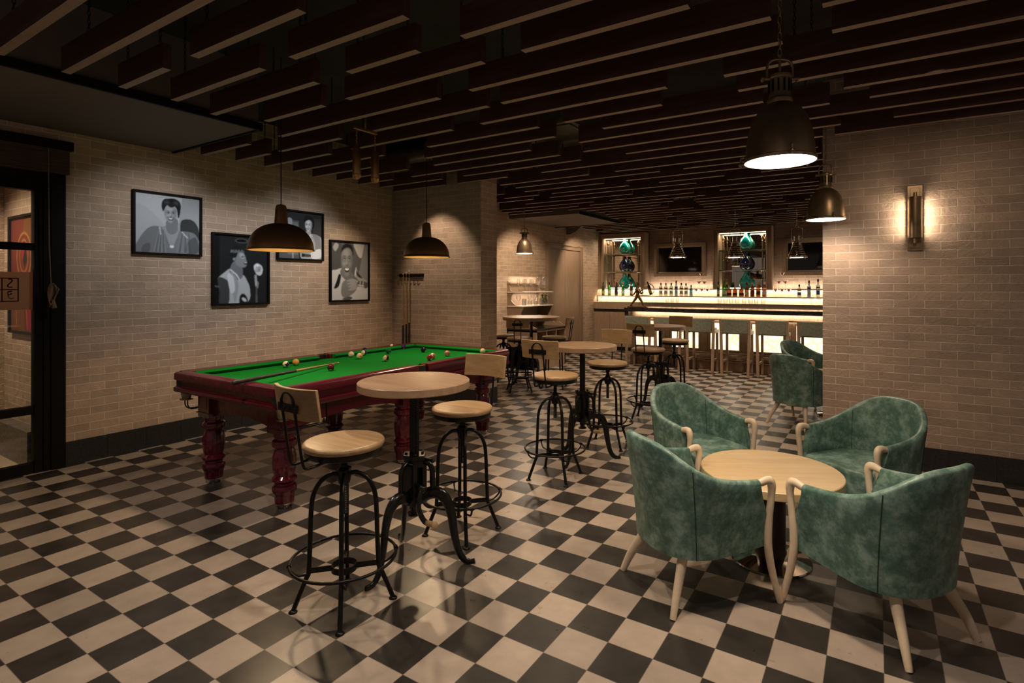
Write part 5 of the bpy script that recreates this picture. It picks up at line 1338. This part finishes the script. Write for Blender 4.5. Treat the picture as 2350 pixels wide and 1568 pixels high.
bottle(-3.510, YB, ZB, 'square', 'b_blue', 'lab_white', 'cap_black', 'sky blue gin bottle left of the martini glass pyramid', .82)
bottle(-2.920, YB, ZB, 'tall', 'b_olive', 'lab_cream', 'cap_black', 'slim olive bottle, first in the row of whisky', .92)
bottle(-2.803, YB, ZB, 'wine', 'b_green', 'lab_cream', 'cap_green', 'green bottle, second in the row of whisky')
for k, x in enumerate((-2.690, -2.572, -2.440)):
    bottle(x, YB, ZB, 'squat', 'b_amber', 'lab_dark', ('cap_white', 'cap_gold', 'cap_red')[k], ('squat amber bottle with a white cap', 'squat amber bottle with a gold cap', 'squat amber bottle with a red cap')[k]+' in the row of whisky', 1.05)
bottle(-2.332, YB, ZB, 'square', 'b_amber', 'lab_cream', 'cap_black', 'amber bottle with a cream label and black cap in the row of whisky')
bottle(-2.218, YB, ZB, 'square', 'b_red', 'lab_red', 'cap_gold', 'red labelled bottle with a gold cap in the row of whisky')
bottle(-2.102, YB, ZB, 'square', 'b_amber', 'lab_dark', 'cap_gold', 'amber bottle with a dark label, second from the right in the row of whisky')
bottle(-1.983, YB, ZB, 'square', 'b_amber', 'lab_white', 'cap_white', 'amber bottle with a white label, last in the row of whisky', 1.03)
bottle(-2.760, 12.16, ZB, 'wine', 'b_olive', 'lab_white', 'cap_gold', 'olive bottle standing behind the green bottle in the row of whisky', .98)
bottle(-1.325, YB, ZB, 'square', 'b_clear', 'lab_blue', 'cap_black', 'short clear bottle with a blue label under the right television', .85)
bottle(-1.148, YB, ZB, 'tall', 'b_deep', 'lab_white', 'cap_black', 'tall blue tinted bottle under the right television', .97)
bottle(-.987, YB, ZB, 'tall', 'b_clear', 'lab_blue', 'cap_blue', 'tall clear bottle with a dark blue cap beside the right brick wall', 1.05)
# ring holder with a leaning bottle
t = thing('bottle_holder', 'chrome ring holder on the back bar with a leaning wine bottle', 'bottle holder', (-4.47, YB, ZB))
MB().tube([(.135*math.cos(a)-.03, 0, .142+.135*math.sin(a)) for a in [R(-110+250*i/30) for i in range(31)]], .007, 8).tube([(-.29, 0, .006), (-.06, 0, .006)], .007, 8).tube([(.118*math.cos(a)-.03, .03, .142+.118*math.sin(a)) for a in [R(-60+140*i/20) for i in range(21)]], .004, 6).build('ring', 'steel', t)
bottle(-4.43, YB-.02, ZB+.02, 'wine', 'b_dark', 'lab_yellow', 'cap_black', 'leaning wine bottle with a yellow label in the chrome ring holder', 1.0, (0, R(-17), 0))

# ------------------------------------------------------------------ glasses
def glass_mesh(kind):
    if kind == 'martini': p = [(.030, 0), (.030, .002), (.006, .005), (.0035, .012), (.0035, .078), (.008, .086), (.048, .135)]
    elif kind == 'coupe': p = [(.032, 0), (.032, .002), (.006, .005), (.0038, .012), (.0038, .075), (.014, .080), (.034, .092), (.046, .112), (.048, .125)]
    elif kind == 'tumbler': p = [(.032, 0), (.034, .002), (.038, .092), (.0365, .092), (.033, .012), (0, .010)]
    elif kind == 'highball': p = [(.030, 0), (.031, .002), (.036, .125), (.0345, .125), (.030, .012), (0, .010)]
    elif kind == 'flute': p = [(.030, 0), (.030, .002), (.006, .005), (.0038, .012), (.0038, .085), (.016, .105), (.026, .15), (.028, .19), (.024, .235)]
    elif kind == 'wine': p = [(.034, 0), (.034, .002), (.006, .005), (.0038, .012), (.0038, .080), (.020, .092), (.040, .125), (.042, .15), (.034, .195)]
    else: p = [(.032, 0), (.034, .006), (.030, .012), (.030, .11), (.029, .113)]
    return MB().lathe(p, 20, 0, None, p[0][0] > 0 and kind in ('tumbler', 'highball'))
_gm = {}
def glass(kind, x, y, z, label, group, s=1., drink=False, tilt=None):
    k = (kind, drink)
    if k not in _gm:
        o = glass_mesh(kind).build(kind+'_glass', 'glass', None, 60)
        if drink: MB().lathe([(.0, .0885), (.010, .0905), (.0415, .1275), (0, .1285)], 18).build('drink', 'cocktail', o, 60)
        _gm[k] = o
    else:
        o = _gm[k].copy(); COL.objects.link(o)
        for c in list(_gm[k].children): d = c.copy(); COL.objects.link(d); d.parent = o
    o.location = (x, y, z); o.scale = (s, s, s)
    if tilt: o.rotation_euler = tilt
    tag(o, label, 'glass', group)
M['cocktail'] = plain('red_cocktail', (.62, .05, .10), .15, var=.1)
for side, xs in (('left', (-3.395, -3.275, -3.155)), ('right', (-1.770, -1.645, -1.520))):
    gname = 'martini glasses in the %s pyramid' % side
    tv_ = 'under the left television' if side == 'left' else 'beside the right television'
    d = xs[1]-xs[0]
    for k, x in enumerate(xs): glass('martini', x, YB, ZB, 'martini glass with red drink, bottom tier %s, pyramid %s' % (('left', 'middle', 'right')[k], tv_), gname, 1.22, True)
    for k in range(2): glass('martini', xs[0]+d*(k+.5), YB, ZB+.167, 'martini glass with red drink, middle tier %s, pyramid %s' % (('left', 'right')[k], tv_), gname, 1.22, True)
    glass('martini', xs[1], YB, ZB+.334, 'martini glass with red drink, topmost of the pyramid %s' % tv_, gname, 1.22, True)
    # clear shelf discs carrying the tiers
    for z, w_ in ((ZB+.1655, d*1.6), (ZB+.3325, d*.75)):
        tag(MB().box(xs[1]-w_/2-.02, xs[1]+w_/2+.02, YB-.05, YB+.05, z-.004, z+.001).build('clear_tray', 'glass', None, 0), 'clear tray carrying the %s tier of the martini pyramid %s' % ('middle' if z < ZB+.2 else 'top', tv_), 'tray')
YC = 11.955; ZC = 1.1525
for k, x in enumerate((-5.653, -5.496, -5.316, -5.143, -4.967, -4.814)):
    glass('coupe', x, YC, ZC, 'clear stemmed glass on the back counter, %s from the left corner' % ORD[k], 'stemmed glasses on the back counter', 1.05)
for k, x in enumerate((-4.273, -4.126)): glass('coupe', x, YC, ZC, 'clear stemmed glass on the back counter, %s of two left of the tall tumblers' % ORD[k], 'stemmed glasses on the back counter', 1.1)
for k, x in enumerate((-4.013, -3.897, -3.783)): glass('highball', x, YC, ZC, 'clear tall tumbler on the back counter, %s of three under the left television' % ORD[k], 'tall tumblers on the back counter', 1.0)
for k, x in enumerate((-3.635, -3.505)): glass('coupe', x, YC, ZC, 'clear stemmed glass on the back counter, %s of two right of the tall tumblers' % ORD[k], 'stemmed glasses on the back counter', 1.1)
for k, x in enumerate((-2.861, -2.738, -2.62, -2.497, -2.362, -2.231, -2.12, -1.984)): glass('tumbler', x, YC, ZC, 'clear short tumbler on the back counter, %s in the row below the whisky' % ORD[k], 'short tumblers on the back counter', 1.1)
for k, x in enumerate((-1.229, -1.097, -.958)): glass('coupe', x, YC, ZC, 'clear stemmed glass on the back counter, %s of three beside the right brick wall' % ORD[k], 'stemmed glasses on the back counter', 1.25)

# ================================================================== SIDEBOARD WITH GLASSES
t = thing('hutch_sideboard', 'oak sideboard with scalloped sides and two glass shelves against the bar room side wall', 'sideboard', (XW, 8.28, 0))
b = MB().box(0, .64, 0, .03, 0, .715).box(0, .64, 1.04, 1.07, 0, .715).box(0, .02, 0, 1.07, 0, .715).box(0, .64, 0, 1.07, .0, .40).box(0, .64, 0, 1.07, .685, .715)
for y in (.35, .70): b.box(.02, .64, y, y+.03, .40, .685)
b.box(.02, .62, .03, 1.04, .40, .405).build('base_cabinet', 'bar_wood', t, 0)
MB().box(0, .66, -.015, 1.085, .715, .742).build('stone_top', 'marble', t, 0, .003)
side = blob([(0, .742), (.62, .745), (.56, .79), (.50, .83), (.42, .80), (.36, .84), (.33, .92), (.30, 1.0), (.34, 1.09), (.345, 1.14), (.25, 1.15), (.17, 1.18), (.10, 1.24), (.09, 1.30), (.13, 1.38), (.34, 1.40), (.34, 1.42), (.10, 1.43), (.06, 1.50), (.05, 1.56), (0, 1.57)], 3)
Xz = Matrix(((1, 0, 0, 0), (0, 0, 1, 0), (0, 1, 0, 0), (0, 0, 0, 1)))
for y in (.0, 1.045): MB().prism(side, y, y+.025, 0, Xz).build('side_panel', 'bar_wood', t, 0)
MB().box(.001, .018, .025, 1.045, .742, 1.57).build('back_panel', 'bar_wood', t, 0)
MB().box(0, .075, -.01, 1.08, 1.56, 1.59).build('cornice', 'bar_wood', t, 0, .004)
for z in (1.135, 1.395):
    MB().box(.018, .36, -.02, 1.09, z, z+.022).build('shelf', 'shelf_white', t, 0, .006)
arealight((XW+.16, 8.82, 1.385), (0, 0, 0), .08, .9, 2.2, NEUTRAL, 'shelf_light')
arealight((XW+.10, 8.82, 1.75), (0, R(-20), 0), .05, .9, 2.5, NEUTRAL, 'shelf_light')
for k in range(9):
    glass('flute', XW+.20+(.05 if k % 2 else 0), 8.36+k*.115, 1.4175, 'clear tall glass on the upper sideboard shelf, %s from the near end' % ORD[k], 'glasses on the upper sideboard shelf', 1.0+(.22 if k > 5 else 0))
for k in range(9):
    glass('highball' if k % 3 else 'wine', XW+.20+(.06 if k % 2 else 0), 8.36+k*.10, 1.1575, 'clear glass on the lower sideboard shelf, %s from the near end' % ORD[k], 'glasses on the lower sideboard shelf', 1.0)
for k in range(2):
    o = MB().lathe([(.04, 0), (.045, .004), (.05, .08), (.03, .15), (.035, .20)], 20, 0, None, False).tube(smoothpath([(.035, 0, .18), (.075, 0, .17), (.08, 0, .10), (.045, 0, .06)], 4), .005, 6).build('glass_jug', 'b_olive', None, 60, loc=(XW+.22, 9.16+k*.12, 1.1575))
    tag(o, 'brown glass jug on the lower sideboard shelf, %s one' % ('nearer', 'farther')[k], 'jug', 'jugs on the lower sideboard shelf')

# black wedge speaker on the far side wall
side = [(0, 2.90), (.42, 2.90), (.34, 2.80), (.24, 2.72), (.10, 2.66), (0, 2.66)]
o = MB().prism(side, 10.55, 10.80, 0, Xz).build('wall_speaker', 'soffit', None, 0, .006, loc=(XW, 0, 0)); tag(o, 'dark curved loudspeaker high on the bar room side wall', 'loudspeaker')

bpy.context.view_layer.update()
